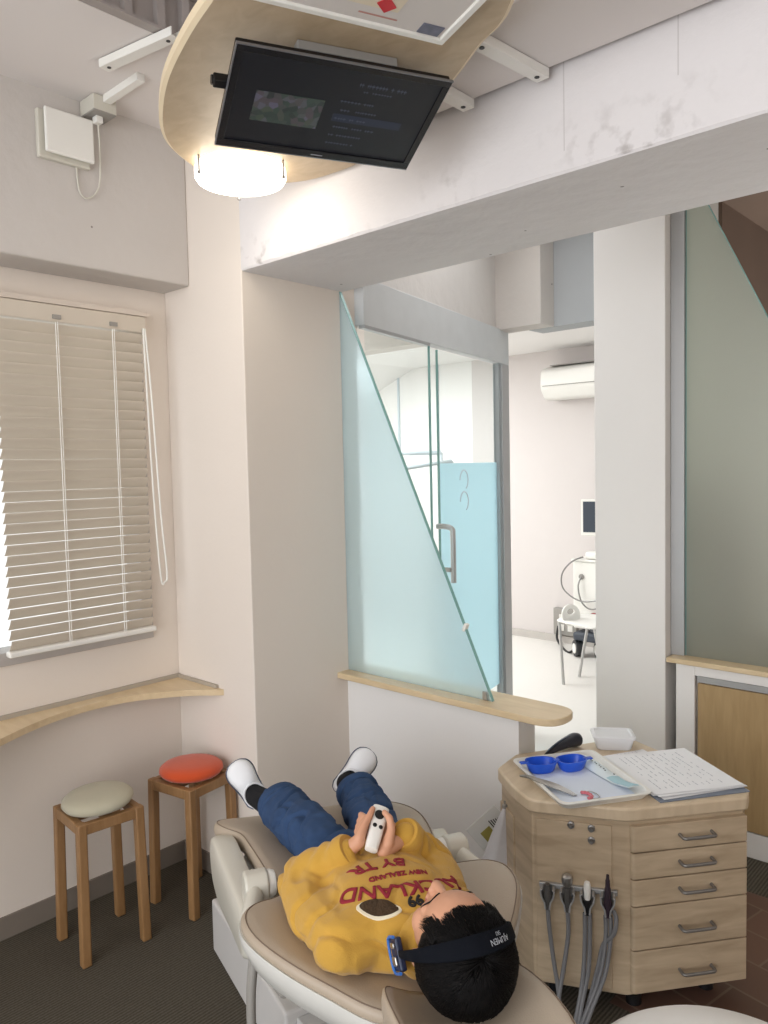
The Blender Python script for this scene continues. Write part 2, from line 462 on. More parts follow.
# lintel wall and the concrete beam behind
b = B(); box(b, (-2.36, 3.80, 2.285), (-1.30, 3.95, 2.9)); 
struct('wall_back', b, plain('cool grey paint', srgb(176, 177, 178), .8, var=.02, spec=.2))
b = B(); box(b, (-4.2, 3.66, 2.285), (-2.20, 3.80, 2.9))
struct('trim_3', b, concrete('concrete far', srgb(208, 200, 193)), bev=.004)
# ceilings
b = B()
box(b, (-2.8, -2.2, 2.765), (-1.97, Y1, 2.80)); box(b, (-1.97, 1.40, 2.765), (1.4, Y1, 2.80))
box(b, (-2.005, -2.2, 2.80), (-1.97, 1.435, 3.25)); box(b, (-1.97, 1.40, 2.80), (1.4, 1.435, 3.25))
box(b, (-2.0, -2.2, 3.25), (1.4, 1.435, 3.29))
struct('ceiling', b, ceil_m)
b = B(); box(b, (-1.70, 1.385, 2.47), (1.4, 1.665, 2.762))
struct('trim_4', b, ceil_m, bev=.006)
b = B(); box(b, (-4.2, 2.18, 2.9), (1.4, 3.95, 2.94)); box(b, (-6.2, 3.951, 2.50), (-1.3, 6.2, 2.54)); box(b, (-6.2, 2.18, 2.50), (-2.75, 3.80, 2.54))
struct('ceiling', b, white_paint)
# far room walls
far_pink = plain('far wall paint', srgb(212, 205, 202), .8, var=.01, spec=.2)
b = B(); box(b, (-4.3, 5.93, 0), (-1.2, 6.03, 2.5)); struct('wall_far', b, far_pink)
b = B(); box(b, (-6.2, 5.93, 0), (-4.3, 6.03, 2.5)); struct('wall_far', b, white_paint)
b = B(); box(b, (-6.25, 2.15, 0), (-6.15, 6.03, 2.5)); struct('wall_left', b, white_paint)
b = B(); box(b, (-6.2, 2.15, 0), (-2.8, 2.25, 2.54)); struct('wall_front', b, white_paint)
b = B(); box(b, (-1.30, 3.42, 0), (-1.20, 6.03, 3.0)); struct('wall_right', b, wall_grey)
b = B(); box(b, (-4.3, 5.90, 0), (-1.3, 5.93, .06)); struct('baseboard_far', b, plain('grey skirting', srgb(190, 184, 178), .6))
# dim room behind the right hand glass
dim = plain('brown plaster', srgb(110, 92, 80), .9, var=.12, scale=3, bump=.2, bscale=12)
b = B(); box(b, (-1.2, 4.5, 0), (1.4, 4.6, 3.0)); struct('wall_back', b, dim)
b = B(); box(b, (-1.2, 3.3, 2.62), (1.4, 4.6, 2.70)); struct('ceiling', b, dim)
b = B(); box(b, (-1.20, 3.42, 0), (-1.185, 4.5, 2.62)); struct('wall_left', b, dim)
# right wall
b = B(); box(b, (1.4, -2.2, 0), (1.5, 4.6, 3.3)); struct('wall_right', b, wall_pink)
# baseboard
bb = plain('grey vinyl skirting', srgb(128, 118, 108), .6)
b = B(); box(b, (X0, -2.2, 0), (X0+.008, Y1, .075)); struct('baseboard_left', b, bb)
b = B(); box(b, (X0+.008, Y1-.008, 0), (XC, Y1, .075)); struct('baseboard_back', b, bb)

# window
w = thing('window_1', None, None, (X0-.06, WY0, WZ0), kind='structure')
b = B()
t = .045
box(b, (X0-.09, WY0, WZ0), (X0+.012, WY1, WZ0+t)); box(b, (X0-.09, WY0, WZ1-t), (X0+.012, WY1, WZ1))
box(b, (X0-.09, WY0, WZ0+t), (X0+.012, WY0+t, WZ1-t)); box(b, (X0-.09, WY1-t, WZ0+t), (X0+.012, WY1, WZ1-t))
obj('window_frame', b, plain('window frame grey', srgb(186, 180, 176), .5, .2), w, bev=.003)
b = B(); box(b, (X0-.07, WY0+t, WZ0+t), (X0-.064, WY1-t, WZ1-t)); obj('pane', b, clearglass('window glass', (.95, .97, .97, 1)), w)

# venetian blind
BY0, BY1 = 1.03, 1.552
bl = thing('venetian_blind', 'closed cream venetian blind covering the window on the left wall', 'blind', (X0+.04, (BY0+BY1)/2, .95))
slat_m = plain('cream slat', srgb(206, 195, 180), .45, var=.02)
b = B()
ns = 31; ztop, zbot = 2.035, .985
for i in range(ns):
    z = zbot + (ztop-zbot)*i/(ns-1)
    th = radians(180 - 56.5 + 8.5*i/(ns-1) - 1.5*sin(i*1.7))
    prof = []
    for s in range(7):
        q = -1+2*s/6; a = q*.021
        bow = .0025*(1-q*q)
        prof.append((a*cos(th)-bow*sin(th), a*sin(th)+bow*cos(th)))
    top = [(px, pz+.0009) for px, pz in prof]; bot = [(px, pz-.0009) for px, pz in prof[::-1]]
    ringp = top+bot
    quadstrip(b, [[V((X0+.045-px, y, z+pz)) for px, pz in ringp] for y in (BY0, BY1)])
obj('slats', b, slat_m, bl, smooth=True)
b = B(); box(b, (X0+.018, BY0-.05, 2.056), (X0+.072, BY1+.004, 2.114), bev=.004); obj('headrail', b, slat_m, bl)
b = B(); box(b, (X0+.01, BY0-.08, 2.118), (X0+.06, BY1+.02, 2.135)); obj('valance_strip', b, plain('pale strip', srgb(214, 202, 190), .6), bl)
b = B(); box(b, (X0+.028, BY0-.01, .948), (X0+.062, BY1+.008, .968), bev=.006); obj('bottom_rail', b, wplastic, bl)
for y in (BY0+.19, BY0+.395):
    b = B()
    for dx in (.022, .068): tube(b, [(X0+dx, y, .96), (X0+dx, y, 2.08)], .0016, 6, 1)
    tube(b, [(X0+.0705, y+.006, .96), (X0+.0705, y+.006, 2.08)], .0012, 6, 1)
    obj('ladder_cord', b, wplastic, bl, smooth=True)
b = B(); tube(b, [(X0+.08, BY1-.005, 2.07), (X0+.085, BY1+.01, 1.8), (X0+.085, BY1+.028, 1.4), (X0+.085, BY1+.045, 1.17), (X0+.085, BY1+.035, 1.135), (X0+.085, BY1+.018, 1.16), (X0+.085, BY1+.0, 1.5), (X0+.08, BY1-.012, 2.07)], .0035, 8, 8)
obj('pull_cord', b, wplastic, bl, smooth=True)
for y in (BY0+.19, BY0+.395):
    b = B(); box(b, (X0+.066, y-.012, 2.066), (X0+.078, y+.016, 2.08)); obj('clip', b, gplastic, bl)

# wall shelf on the left
sh = thing('wall_shelf', 'curved pale wooden shelf running along the left wall under the window', 'shelf', (X0, 1.2, .70))
front = smoothpath([(-2.37, 1.684, 0), (-2.38, 1.672, 0), (-2.485, 1.571, 0), (-2.58, 1.39, 0), (-2.575, 1.165, 0), (-2.47, .927, 0), (-2.30, .70, 0), (-2.1, .5, 0)], 6)
poly = [(p.x, p.y) for p in front]+[(-2.1, .2), (X0+.002, .2), (X0+.002, Y1-.002)]
b = B(); prism(b, poly, .716, .738); obj('shelf_board', b, ledge_m, sh, bev=.002)
b = B(); box(b, (X0+.001, .2, .738), (X0+.012, Y1-.001, .752)); box(b, (X0+.012, Y1-.012, .738), (-2.40, Y1-.001, .750)); obj('back_strip', b, plain('grey sealing strip', srgb(176, 166, 152), .6), sh)

# counter ledge with the frosted triangular pane
lg = thing('counter_ledge', 'pale wooden ledge with rounded end capping the low white wall', 'ledge', (-1.75, 2.19, .722))
poly = roundpoly([(-2.225, 2.092), (-1.225, 2.092), (-1.225, 2.262), (-2.183, 2.262), (-2.183, 2.147), (-2.225, 2.147)], [0, .083, .083, 0, 0, 0], 8)
b = B(); prism(b, poly, .722, .745); obj('ledge_board', b, ledge_m, lg, bev=.003)

frost = frosted('frosted glass', srgb(238, 249, 252), .40)
edge_m = plain('glass edge green', srgb(140, 184, 180), .2, var=.02)
def tri_pane(name, label, pts, y, th, mat, grp):
    t = thing(name, label, 'glass panel', (pts[0][0], y, pts[0][1]), group=grp)
    b = B(); quadstrip(b, [[V((x, y-th/2, z)) for x, z in pts], [V((x, y+th/2, z)) for x, z in pts]])
    obj('pane', b, mat, t)
    b = B()
    for (x0, z0), (x1, z1) in zip(pts, pts[1:]+pts[:1]):
        if abs(x0-x1) < 1e-4 and x0 < -2: continue
        if abs(z0-z1) < 1e-4: continue
        p0 = V((x0, y, z0)); p1 = V((x1, y, z1)); d = (p1-p0).normalized(); nn = V((-d.z, 0, d.x))
        M = Matrix((( d.x, 0, nn.x, p0.x), (0, 1, 0, y), (d.z, 0, nn.z, p0.z), (0, 0, 0, 1)))
        box(b, (0, -th/2-.0004, -.0008), ((p1-p0).length, th/2+.0004, .0016), M)
    obj('polished_edge', b, edge_m, t)
    return t
tp = tri_pane('glass_panel', 'tall triangular frosted glass pane standing on the low wall ledge', [(-2.183, .7455), (-1.496, .7455), (-2.183, 2.226)], 2.158, .012, frost, None)
b = B(); box(b, (-1.535, 2.148, .7455), (-1.517, 2.168, .775), bev=.003); obj('clamp', b, steel, tp)
b = B(); 
M = Matrix.Translation((-1.607, 2.158, .985)) @ Matrix.Rotation(radians(24), 4, 'Y')
box(b, (-.006, -.010, -.014), (.006, .010, .014), M, bev=.002); obj('clip', b, wplastic, tp)

# right hand low cabinet, ledge and pane
lc = thing('low_cabinet', 'built-in low cabinet with oak panel below the right frosted pane', 'cabinet', (-.6, 3.2, 0))
b = B()
box(b, (-1.29, 3.11, 0), (1.38, 3.30, .10)); box(b, (-1.25, 3.10, .0), (-1.175, 3.30, .725)); box(b, (-1.175, 3.10, .685), (1.38, 3.30, .725)); box(b, (-1.175, 3.13, .1), (1.38, 3.30, .685))
obj('frame', b, white_paint, lc, bev=.002)
b = B(); box(b, (-1.165, 3.105, .105), (-.30, 3.128, .655)); obj('door', b, cab_m, lc, bev=.002)
b = B(); box(b, (-.295, 3.105, .105), (.6, 3.128, .655)); obj('door', b, cab_m, lc, bev=.002)
b = B(); box(b, (-1.165, 3.10, .66), (1.38, 3.108, .684)); obj('finger_rail', b, alu, lc)
b = B(); box(b, (-1.285, 3.085, .725), (1.38, 3.32, .745)); obj('ledge_board', b, ledge_m, lc, bev=.003)
rfrost = frosted('frosted glass dim', srgb(222, 226, 218), .72)
tri_pane('glass_panel', 'frosted glass pane with slanted top edge beside the right column', [(-1.235, .7455), (-.30, .7455), (-1.149, 2.54), (-1.235, 2.54)], 3.17, .012, rfrost, None)
b = B(); box(b, (-1.292, 3.15, .7455), (-1.237, 3.20, 2.54)); struct('trim_5', b, alu)
# chair back seen blurred through the right pane
tb = thing('storage_box', 'dark blurred box behind the right frosted glass pane', 'box', (-.83, 3.5, 0))
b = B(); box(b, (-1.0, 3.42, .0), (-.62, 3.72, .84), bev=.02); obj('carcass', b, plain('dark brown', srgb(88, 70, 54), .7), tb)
b = B(); box(b, (-1.01, 3.41, .84), (-.61, 3.73, .87), bev=.01); obj('lid', b, plain('tan', srgb(120, 98, 76), .7), tb)

# angled glass door wall
PA = V((-2.16, 2.262, 0)); PB = V((-2.477, 3.69, 0)); dw = (PB-PA).normalized(); nw = V((dw.y, -dw.x, 0))
MD = Matrix(((dw.x, nw.x, 0, PA.x), (dw.y, nw.y, 0, PA.y), (0, 0, 1, 0), (0, 0, 0, 1)))
door = thing('door_1', None, None, tuple(PA), kind='structure')
cg = clearglass('clear glass', (.955, .985, .985, 1))
film = frosted('frosted film', srgb(222, 241, 247), .40)
b = B(); box(b, (-.02, -.045, 2.105), (1.56, .012, 2.292), MD); obj('header', b, plain('pale header', srgb(200, 201, 201), .6), door, bev=.003)
b = B(); box(b, (-.02, -.012, 2.092), (.56, .014, 2.106), MD); obj('door_rail', b, alu, door)
b = B(); box(b, (1.455, -.045, 0), (1.56, .012, 2.105), MD); obj('post', b, alu, door, bev=.003)
b = B(); box(b, (1.43, -.032, .02), (1.455, .0, 2.105), MD); obj('seal', b, plain('grey seal', srgb(160, 164, 166), .5), door)
b = B(); box(b, (0, .0, .01), (.56, .010, 2.098), MD); obj('pane', b, cg, door)
b = B(); box(b, (.557, -.0005, .01), (.561, .0105, 2.098), MD); obj('pane_edge', b, edge_m, door)
b = B(); box(b, (.62, -.03, .05), (1.43, -.02, 2.095), MD); obj('pane', b, cg, door)
b = B(); box(b, (.70, -.0305, .05), (.704, -.0195, 2.095), MD); obj('pane_edge', b, edge_m, door)
b = B(); box(b, (.705, -.0195, .30), (1.43, -.0185, 1.556), MD); obj('frosted_film', b, film, door)
b = B(); tube(b, [MD @ V(p) for p in ((.60, .012, 1.262), (.60, .055, 1.262), (.605, .085, 1.25), (.605, .09, 1.21), (.605, .09, 1.0))], .013, 12, 5)
tube(b, [MD @ V(p) for p in ((.60, .012, 1.06), (.60, .08, 1.06))], .011, 10, 1)
obj('door_handle', b, steel, door, smooth=True)
b = B(); box(b, (1.33, -.04, .10), (1.40, -.01, .20), MD); obj('bottom_clamp', b, steel, door)
# lettering on the film: faint rounded marks
b = B(); 
for cz, sg in ((1.47, 1), (1.36, -1)):
    pts = [MD @ V((.98+.05*cos(a), -.0175, cz+.05*sin(a))) for a in [radians(k) for k in range(-60, 200, 20)]]
    tube(b, pts, .0035, 6, 1)
obj('film_lettering', b, plain('faint grey print', srgb(222, 226, 232), .7), door, smooth=True)

b = B(); box(b, (-.02, -.07, 2.292), (1.56, -.015, 2.9), MD); struct('wall_header', b, concrete('concrete header', srgb(208, 202, 197)))

# ------------------------------------------------------------------ bright room behind the glass
hr = thing('handrail', 'pale tubular handrail seen through the clear glass door', 'railing', (-5.0, 4.9, 0))
tubeb = plain('pale blue grey tube', srgb(206, 216, 222), .4)
b = B(); tube(b, [(-5.9, 4.3, 1.62), (-5.3, 4.6, 1.64), (-4.8, 5.1, 1.66), (-4.5, 5.7, 1.66)], .022, 10, 6); tube(b, [(-5.9, 4.3, 1.62), (-5.9, 4.3, 0)], .02, 10, 1); tube(b, [(-4.5, 5.7, 1.66), (-4.5, 5.7, 0)], .02, 10, 1)
obj('rail', b, tubeb, hr, smooth=True)
b = B(); tube(b, [(-5.3, 3.7, 1.36), (-5.0, 4.3, 1.42), (-4.6, 5.0, 1.50), (-4.3, 5.6, 1.58)], .018, 10, 6); tube(b, [(-4.3, 5.6, 1.58), (-4.3, 5.6, 0)], .018, 8, 1); tube(b, [(-5.3, 3.7, 1.36), (-5.3, 3.7, 0)], .018, 8, 1)
obj('lower_rail', b, plain('grey tube', srgb(180, 188, 192), .4), hr, smooth=True)
b = B()
for x in (-5.7, -5.2, -4.7): box(b, (x-.01, 5.915, 0), (x+.01, 5.935, 2.5))
for y in (3.0, 3.7, 4.4, 5.1): box(b, (-6.16, y-.01, 0), (-6.14, y+.01, 2.5))
struct('trim_6', b, plain('pale seam', srgb(196, 206, 212), .6))
b = B(); quadstrip(b, [[V((-6.15, y, 2.5)), V((-6.15, y, 2.05)), V((-5.0, y, 2.5))] for y in (3.9, 5.93)]); struct('trim_7', b, white_paint)

# far room: air conditioner
ac = thing('air_conditioner', 'white wall air conditioner high on the pink far wall', 'air conditioner', (-3.15, 5.82, 2.05))
b = B(); prof = roundpoly([(5.93, 2.07), (5.93, 2.345), (5.80, 2.345), (5.70, 2.30), (5.69, 2.16), (5.76, 2.07)], .03, 4)
quadstrip(b, [[V((x, y, z)) for y, z in prof] for x in (-3.43, -2.60)]); obj('body', b, wplastic, ac, smooth=True)
b = B(); box(b, (-3.38, 5.76, 2.345), (-2.8, 5.90, 2.352)); obj('grille', b, gplastic, ac)
b = B(); box(b, (-3.41, 5.685, 2.175), (-2.62, 5.692, 2.18)); obj('flap_line', b, gplastic, ac)

# far room: scanner cart with monitor
ct = thing('scanner_cart', 'white medical scanner cart with monitor seen through the doorway', 'medical cart', (-2.85, 5.7, 0))
b = B(); box(b, (-3.08, 5.57, .22), (-2.55, 5.86, .76), bev=.015); box(b, (-3.09, 5.56, .76), (-2.54, 5.87, .778), bev=.005); obj('body', b, wplastic, ct)
b = B(); box(b, (-3.06, 5.52, .13), (-2.52, 5.86, .20), bev=.02); obj('base', b, plain('dark blue grey', srgb(60, 66, 76), .5), ct)
b = B(); box(b, (-2.9, 5.62, .19), (-2.6, 5.8, .24)); obj('column', b, wplastic, ct)
b = B(); cyl(b, (-2.80, 5.76, .77), (-2.80, 5.76, 1.1), .025); obj('pole', b, wplastic, ct, smooth=True)
fm = Matrix.Translation((-2.80, 5.71, .96)) @ Matrix.Rotation(radians(12), 4, 'Z')
b = B(); box(b, (-.25, -.02, 0), (.25, .03, .29), fm, bev=.006); mo = obj('monitor', b, wplastic, ct)
b = B(); box(b, (-.232, -.0225, .028), (.232, -.0195, .272), fm); obj('screen', b, plain('dark screen', srgb(60, 68, 80), .25), mo)
b = B(); tube(b, [(-2.98, 5.56, .80), (-3.06, 5.52, .76), (-3.14, 5.51, .66), (-3.13, 5.51, .54), (-3.0, 5.51, .46), (-2.85, 5.51, .47), (-2.7, 5.51, .52)], .006, 8, 6); tube(b, [(-3.0, 5.56, .64), (-3.01, 5.53, .56), (-2.97, 5.52, .44), (-2.87, 5.52, .40), (-2.7, 5.52, .50)], .006, 8, 6); obj('cable', b, steel_d, ct, smooth=True)
b = B(); box(b, (-2.98, 5.58, .779), (-2.7, 5.66, .84), bev=.02); obj('scanner_handpiece', b, wplastic, ct)
for (x, y) in ((-3.03, 5.56), (-2.86, 5.60), (-2.55, 5.56), (-2.55, 5.82)):
    b = B(); cyl(b, (x-.02, y-.022, .065), (x+.02, y+.022, .065), .065, n=24); wl = obj('caster', b, plain('caster black', srgb(36, 38, 42), .5), ct, smooth=True)
    b = B(); cyl(b, (x-.024, y-.027, .065), (x+.024, y+.027, .065), .040, n=20); obj('hub', b, wplastic, wl, smooth=True)
    b = B(); box(b, (x-.016, y-.016, .09), (x+.016, y+.016, .15)); obj('caster_fork', b, gplastic, ct)
b = B(); cyl(b, (-3.0, 5.56, .64), (-3.0, 5.572, .64), .022, n=16); obj('socket', b, gplastic, ct, smooth=True)
b = B(); box(b, (-2.90, 5.50, .22), (-2.80, 5.56, .36), bev=.01); obj('pouch', b, plain('charcoal pouch', srgb(70, 72, 78), .6), ct)
b = B(); box(b, (-2.90, 5.495, .345), (-2.80, 5.562, .365), bev=.005); obj('pouch_rim', b, red_m, ct)
# wall socket
ws = thing('wall_socket', 'grey double power socket low on the far pink wall', 'socket', (-3.42, 5.92, .1))
b = B(); box(b, (-3.44, 5.88, .07), (-3.22, 5.93, .30), bev=.006); obj('plate', b, gplastic, ws)
for z in (.215, .13):
    for x in (-3.36, -3.28):
        b = B(); box(b, (x-.02, 5.874, z-.02), (x+.025, 5.881, z+.035)); obj('outlet', b, plain('socket white', srgb(225, 222, 216), .5), ws)
b = B(); tube(b, [(-3.38, 5.86, .15), (-3.36, 5.80, .06), (-3.25, 5.70, .012), (-3.12, 5.60, .012), (-3.04, 5.66, .12)], .01, 8, 6); tag(obj('power_cable', b, bplastic, smooth=True), 'black power cable between far wall socket and scanner cart', 'cable')

# far chair
fc = thing('side_chair', 'white plastic chair with thin chrome legs seen through the doorway', 'chair', (-2.55, 4.88, 0))
b = B(); outline = roundpoly([(-2.80, 4.78), (-2.42, 4.66), (-2.32, 5.0), (-2.70, 5.12)], .08, 5)
cushion(b, outline, [(.9, 0), (1, .006), (1, .014), (.95, .02), (.5, .014), (.05, .012)], lambda x, y: .435, lambda x, y, z: V((x, y, z))); obj('seat', b, wplastic, fc, smooth=True)
# low curved back with a finger hole on the left hand side
b = B()
ou = []; inn = []
for k in range(24):
    a = 2*pi*k/24; ou.append((.02+.085*cos(a)*1.0, .05+.075*sin(a))); inn.append((.02+.035*cos(a), .075+.020*sin(a)))
bd = V((.10, .33, 0)).normalized(); bn = V((bd.y, -bd.x, 0)); bc = V((-2.70, 4.83, .43))
f0 = [bc + bd*x - bn*(z*.18) + V((0, 0, z)) for x, z in ou]; g0 = [bc + bd*x - bn*(z*.18) + V((0, 0, z)) for x, z in inn]
th_ = bn*.010
quadstrip(b, [[p+th_ for p in f0], [p+th_ for p in g0], g0, f0, [p+th_ for p in f0]], True, False, False)
obj('backrest', b, wplastic, fc, smooth=True)
for (p0, p1) in (((-2.76, 4.80, .435), (-2.72, 4.78, 0)), ((-2.44, 4.70, .435), (-2.45, 4.88, 0)), ((-2.68, 5.08, .435), (-2.73, 5.02, 0)), ((-2.38, 4.97, .435), (-2.36, 5.02, 0))):
    b = B(); c = V((-2.56, 4.89, .43)); tube(b, [c.lerp(V(p0), .75), p0, (V(p0)*.85+V(p1)*.15), p1], .011, 10, 5); obj('leg', b, steel, fc, smooth=True)

# ------------------------------------------------------------------ wall fittings upper left
vc = thing('ventilation_cover', 'square white ventilation cover on the concrete beam upper left', 'vent', (XB, 1.22, 2.62))
b = B(); box(b, (XB, 1.135, 2.545), (XB+.02, 1.305, 2.695), bev=.004); obj('base_plate', b, cplastic, vc)
b = B(); box(b, (XB+.028, 1.150, 2.560), (XB+.04, 1.312, 2.700), bev=.006); obj('front_panel', b, wplastic, vc)
b = B(); box(b, (XB+.018, 1.18, 2.60), (XB+.03, 1.27, 2.66)); obj('spacer', b, gplastic, vc)
jb = thing('junction_box', 'small cream junction box under the ceiling beside the vent cover', 'junction box', (XB+.05, 1.33, 2.70))
b = B(); box(b, (XB+.004, 1.285, 2.715), (XB+.095, 1.365, 2.763), bev=.003); obj('box_body', b, cplastic, jb)
b = B(); box(b, (XB+.006, 1.287, 2.711), (XB+.093, 1.363, 2.7155)); obj('bottom_plate', b, gplastic, jb)
b = B(); box(b, (XB+.035, 1.31, 2.69), (XB+.062, 1.335, 2.712), bev=.003); obj('plug', b, wplastic, jb)
b = B(); tube(b, [(XB+.05, 1.322, 2.69), (XB+.03, 1.335, 2.60), (XB+.015, 1.335, 2.50), (XB+.01, 1.30, 2.455), (XB+.008, 1.27, 2.47), (XB+.008, 1.262, 2.545)], .0028, 8, 7)
tag(obj('vent_cord', b, cplastic, smooth=True), 'thin white cord looping from junction box to vent cover', 'cord')
cd = B(); box(cd, (XB+.095, 1.318, 2.742), (-2.19, 1.345, 2.766), bev=.002); tag(obj('cable_conduit', cd, wplastic), 'white cable conduit running along ceiling from the junction box', 'conduit')

def bracket(label, p0, p1, wid, hgt, z):
    p0, p1 = V((*p0, z)), V((*p1, z)); d = (p1-p0).normalized(); s = V((-d.y, d.x, 0)); L = (p1-p0).length
    M = Matrix(((d.x, s.x, 0, p0.x), (d.y, s.y, 0, p0.y), (0, 0, 1, z), (0, 0, 0, 1)))
    t = thing('ceiling_bracket', label, 'bracket', tuple(p0), group='white ceiling brackets')
    b = B()
    w2 = wid/2
    box(b, (0, -w2, 0), (L, w2, .004), M); box(b, (0, -w2, .004), (L, -w2+.004, hgt), M); box(b, (0, w2-.004, .004), (L, w2, hgt), M)
    obj('channel', b, wplastic, t, bev=.0012)
    for f in (.08, .9):
        b = B(); lathe(b, M @ V((L*f, 0, -.0015)), [(.0, 0), (.006, 0), (.006, .003), (0, .003)], n=12); obj('bolt', b, bplastic, t)
bracket('white ceiling bracket left of the wooden board, near the vent cover', (-2.20, 1.215), (-1.90, 1.268), .035, .024, 2.738)
bracket('white ceiling bracket at the right end of the wooden board', (-1.005, 1.42), (-.985, 1.66), .035, .022, 2.446)
bracket('short white ceiling bracket poking out behind the television corner', (-1.20, 1.42), (-1.20, 1.66), .035, .022, 2.446)
# metal frame in the ceiling recess and cables
rf = thing('cable_tray', 'grey steel ceiling tray with black cables above the wooden board', 'cable tray', (-1.9, 1.0, 2.78))
b = B(); box(b, (-1.968, -.6, 2.77), (-1.962, 1.395, 2.93))
for y in (.55, .72, .86, .93, 1.05, 1.15, 1.25, 1.33): box(b, (-1.962, y-.012, 2.772), (-1.94, y+.012, 2.93))
box(b, (-1.968, -.6, 2.765), (-1.935, 1.395, 2.772)); box(b, (-1.962, -.6, 2.90), (-1.935, 1.395, 2.93)); obj('side_rail', b, plain('grey steel tray', srgb(168, 160, 156), .5, .2), rf)
rk = random.Random(4)
for k in range(12):
    y0 = .75+.055*k
    b = B(); tube(b, [(-1.93+.02*rk.random(), y0, 2.98), (-1.86+.05*rk.random(), y0+.05*rk.uniform(-1, 1), 2.90+.05*rk.random()), (-1.74, y0+.08*rk.uniform(-1, 1), 2.93+.06*rk.random()), (-1.55, y0+.12*rk.uniform(-1, 1), 2.95+.06*rk.random()), (-1.35, y0+.1*rk.uniform(-1, 1), 3.0)], .010, 8, 5)
    obj('cable', b, bplastic, rf, smooth=True)

# ------------------------------------------------------------------ ceiling board, lamp, poster, television
ZP = 2.42
outl = [(-1.235, .908), (-1.365, .944), (-1.533, 1.004), (-1.668, 1.071), (-1.79, 1.149), (-1.872, 1.23), (-1.935, 1.336), (-1.965, 1.42), (-1.945, 1.51), (-1.885, 1.585), (-1.80, 1.64), (-1.70, 1.658), (-1.58, 1.655), (-1.40, 1.60), (-1.20, 1.51), (-1.097, 1.459), (-.976, 1.385), (-.90, 1.35), (-.838, 1.299), (-.70, 1.17), (-.60, 1.0), (-.56, .8), (-.62, .62), (-.75, .56), (-.90, .66), (-1.05, .82)]
sp = smoothpath([(x, y, 0) for x, y in outl+outl[:1]], 4)[:-1]
bd_ = thing('ceiling_board', 'curved birch plywood board hanging below the ceiling', 'ceiling board', (-1.3, 1.2, ZP))
b = B(); prism(b, [(p.x, p.y) for p in sp], ZP, ZP+.026); obj('panel', b, ply, bd_)
b = B(); cx0 = sum(p.x for p in sp)/len(sp); cy0 = sum(p.y for p in sp)/len(sp)
rings = []
N = len(sp)
for i in range(N+1):
    p = sp[i % N]; q = sp[(i+1) % N]; o_ = sp[i-1]; d = (q-o_).normalized(); nn = V((d.y, -d.x, 0))
    if nn.dot(p-V((cx0, cy0, 0))) < 0: nn = -nn
    rings.append([V((p.x, p.y, ZP+.0)), V((p.x, p.y, ZP+.0))+nn*.009+V((0, 0, .006)), V((p.x, p.y, ZP+.026))+nn*.009, V((p.x, p.y, ZP+.026))])
quadstrip(b, rings, True, False, False); obj('edge_band', b, plain('pale edge band', srgb(226, 208, 176), .5), bd_, smooth=True)
for x, y in ((-1.62, 1.2), (-1.0, 1.2), (-.75, .8), (-1.25, 1.05)):
    b = B(); cyl(b, (x, y, ZP+.026), (x, y, 3.25), .006, n=8); obj('hanger_rod', b, steel, bd_, smooth=True)

lamp = thing('ceiling_lamp', 'lit round white drum lamp mounted under the plywood board', 'lamp', (-1.855, 1.445, ZP-.06))
LC = V((-1.845, 1.432, 0)); LR = .130
em = plain('lamp diffuser', srgb(255, 252, 240), .5, emit=(1, .93, .82, 1), estr=5.5)
b = B(); lathe(b, (LC.x, LC.y, ZP-.048), [(.0, 0), (LR*.80, .0), (LR*.95, .004), (LR, .014), (LR, .036), (LR*.98, .042), (0, .042)], n=48); obj('lamp_shade', b, em, lamp, smooth=True)
b = B(); lathe(b, (LC.x, LC.y, ZP-.006), [(.0, 0), (LR*.92, 0), (LR*.92, .006), (0, .006)], n=40); obj('lamp_base', b, wplastic, lamp, smooth=True)
for a in (25, 145, 265):
    b = B(); p = LC+V((cos(radians(a)), sin(radians(a)), 0))*(LR+.004); cyl(b, (p.x, p.y, ZP-.045), (p.x, p.y, ZP), .003, n=8); lathe(b, (p.x, p.y, ZP-.05), [(0, 0), (.005, 0), (.005, .006), (0, .006)], n=10); obj('clip', b, steel_d, lamp, smooth=True)

e1 = V((-.38, -.925, 0)).normalized(); e2 = V((e1.y, -e1.x, 0));
if e2.x < 0: e2 = -e2
P0 = V((-1.003, 1.299, ZP-.022))
MP = Matrix(((e1.x, e2.x, 0, P0.x), (e1.y, e2.y, 0, P0.y), (0, 0, 1, P0.z), (0, 0, 0, 1)))
pf = thing('framed_poster', 'white framed notice fixed under the board above the television', 'poster', tuple(P0))
b = B()
PW, PH, t = .50, .36, .014
box(b, (0, 0, 0), (PW, t, .022), MP); box(b, (0, PH-t, 0), (PW, PH, .022), MP); box(b, (0, t, 0), (t, PH-t, .022), MP); box(b, (PW-t, t, 0), (PW, PH-t, .022), MP); obj('poster_frame', b, wplastic, pf, bev=.002)
b = B(); box(b, (t, t, .006), (PW-t, PH-t, .010), MP); obj('sheet', b, plain('poster sheet', srgb(214, 208, 204), .6, var=.02), pf)
b = B(); box(b, (.022, .018, .004), (.068, .050, .0058), MP); obj('sticker', b, plain('grey blue sticker', srgb(104, 106, 124), .5, var=.5, scale=60), pf)
b = B(); box(b, (.13, .06, .005), (.27, .14, .0058), MP); obj('cream_patch', b, plain('cream print', srgb(224, 212, 190), .6), pf)
b = B(); quadstrip(b, [[MP @ V((x, y, z)) for x, y in ((.155, .052), (.18, .075), (.165, .10), (.14, .075))] for z in (.0035, .0048)]); obj('red_mark', b, plain('red print', srgb(206, 30, 44), .5), pf)
b = B(); box(b, (.12, .034, .005), (.20, .038, .0058), MP); obj('print_line', b, plain('pink print', srgb(190, 140, 130), .6), pf)

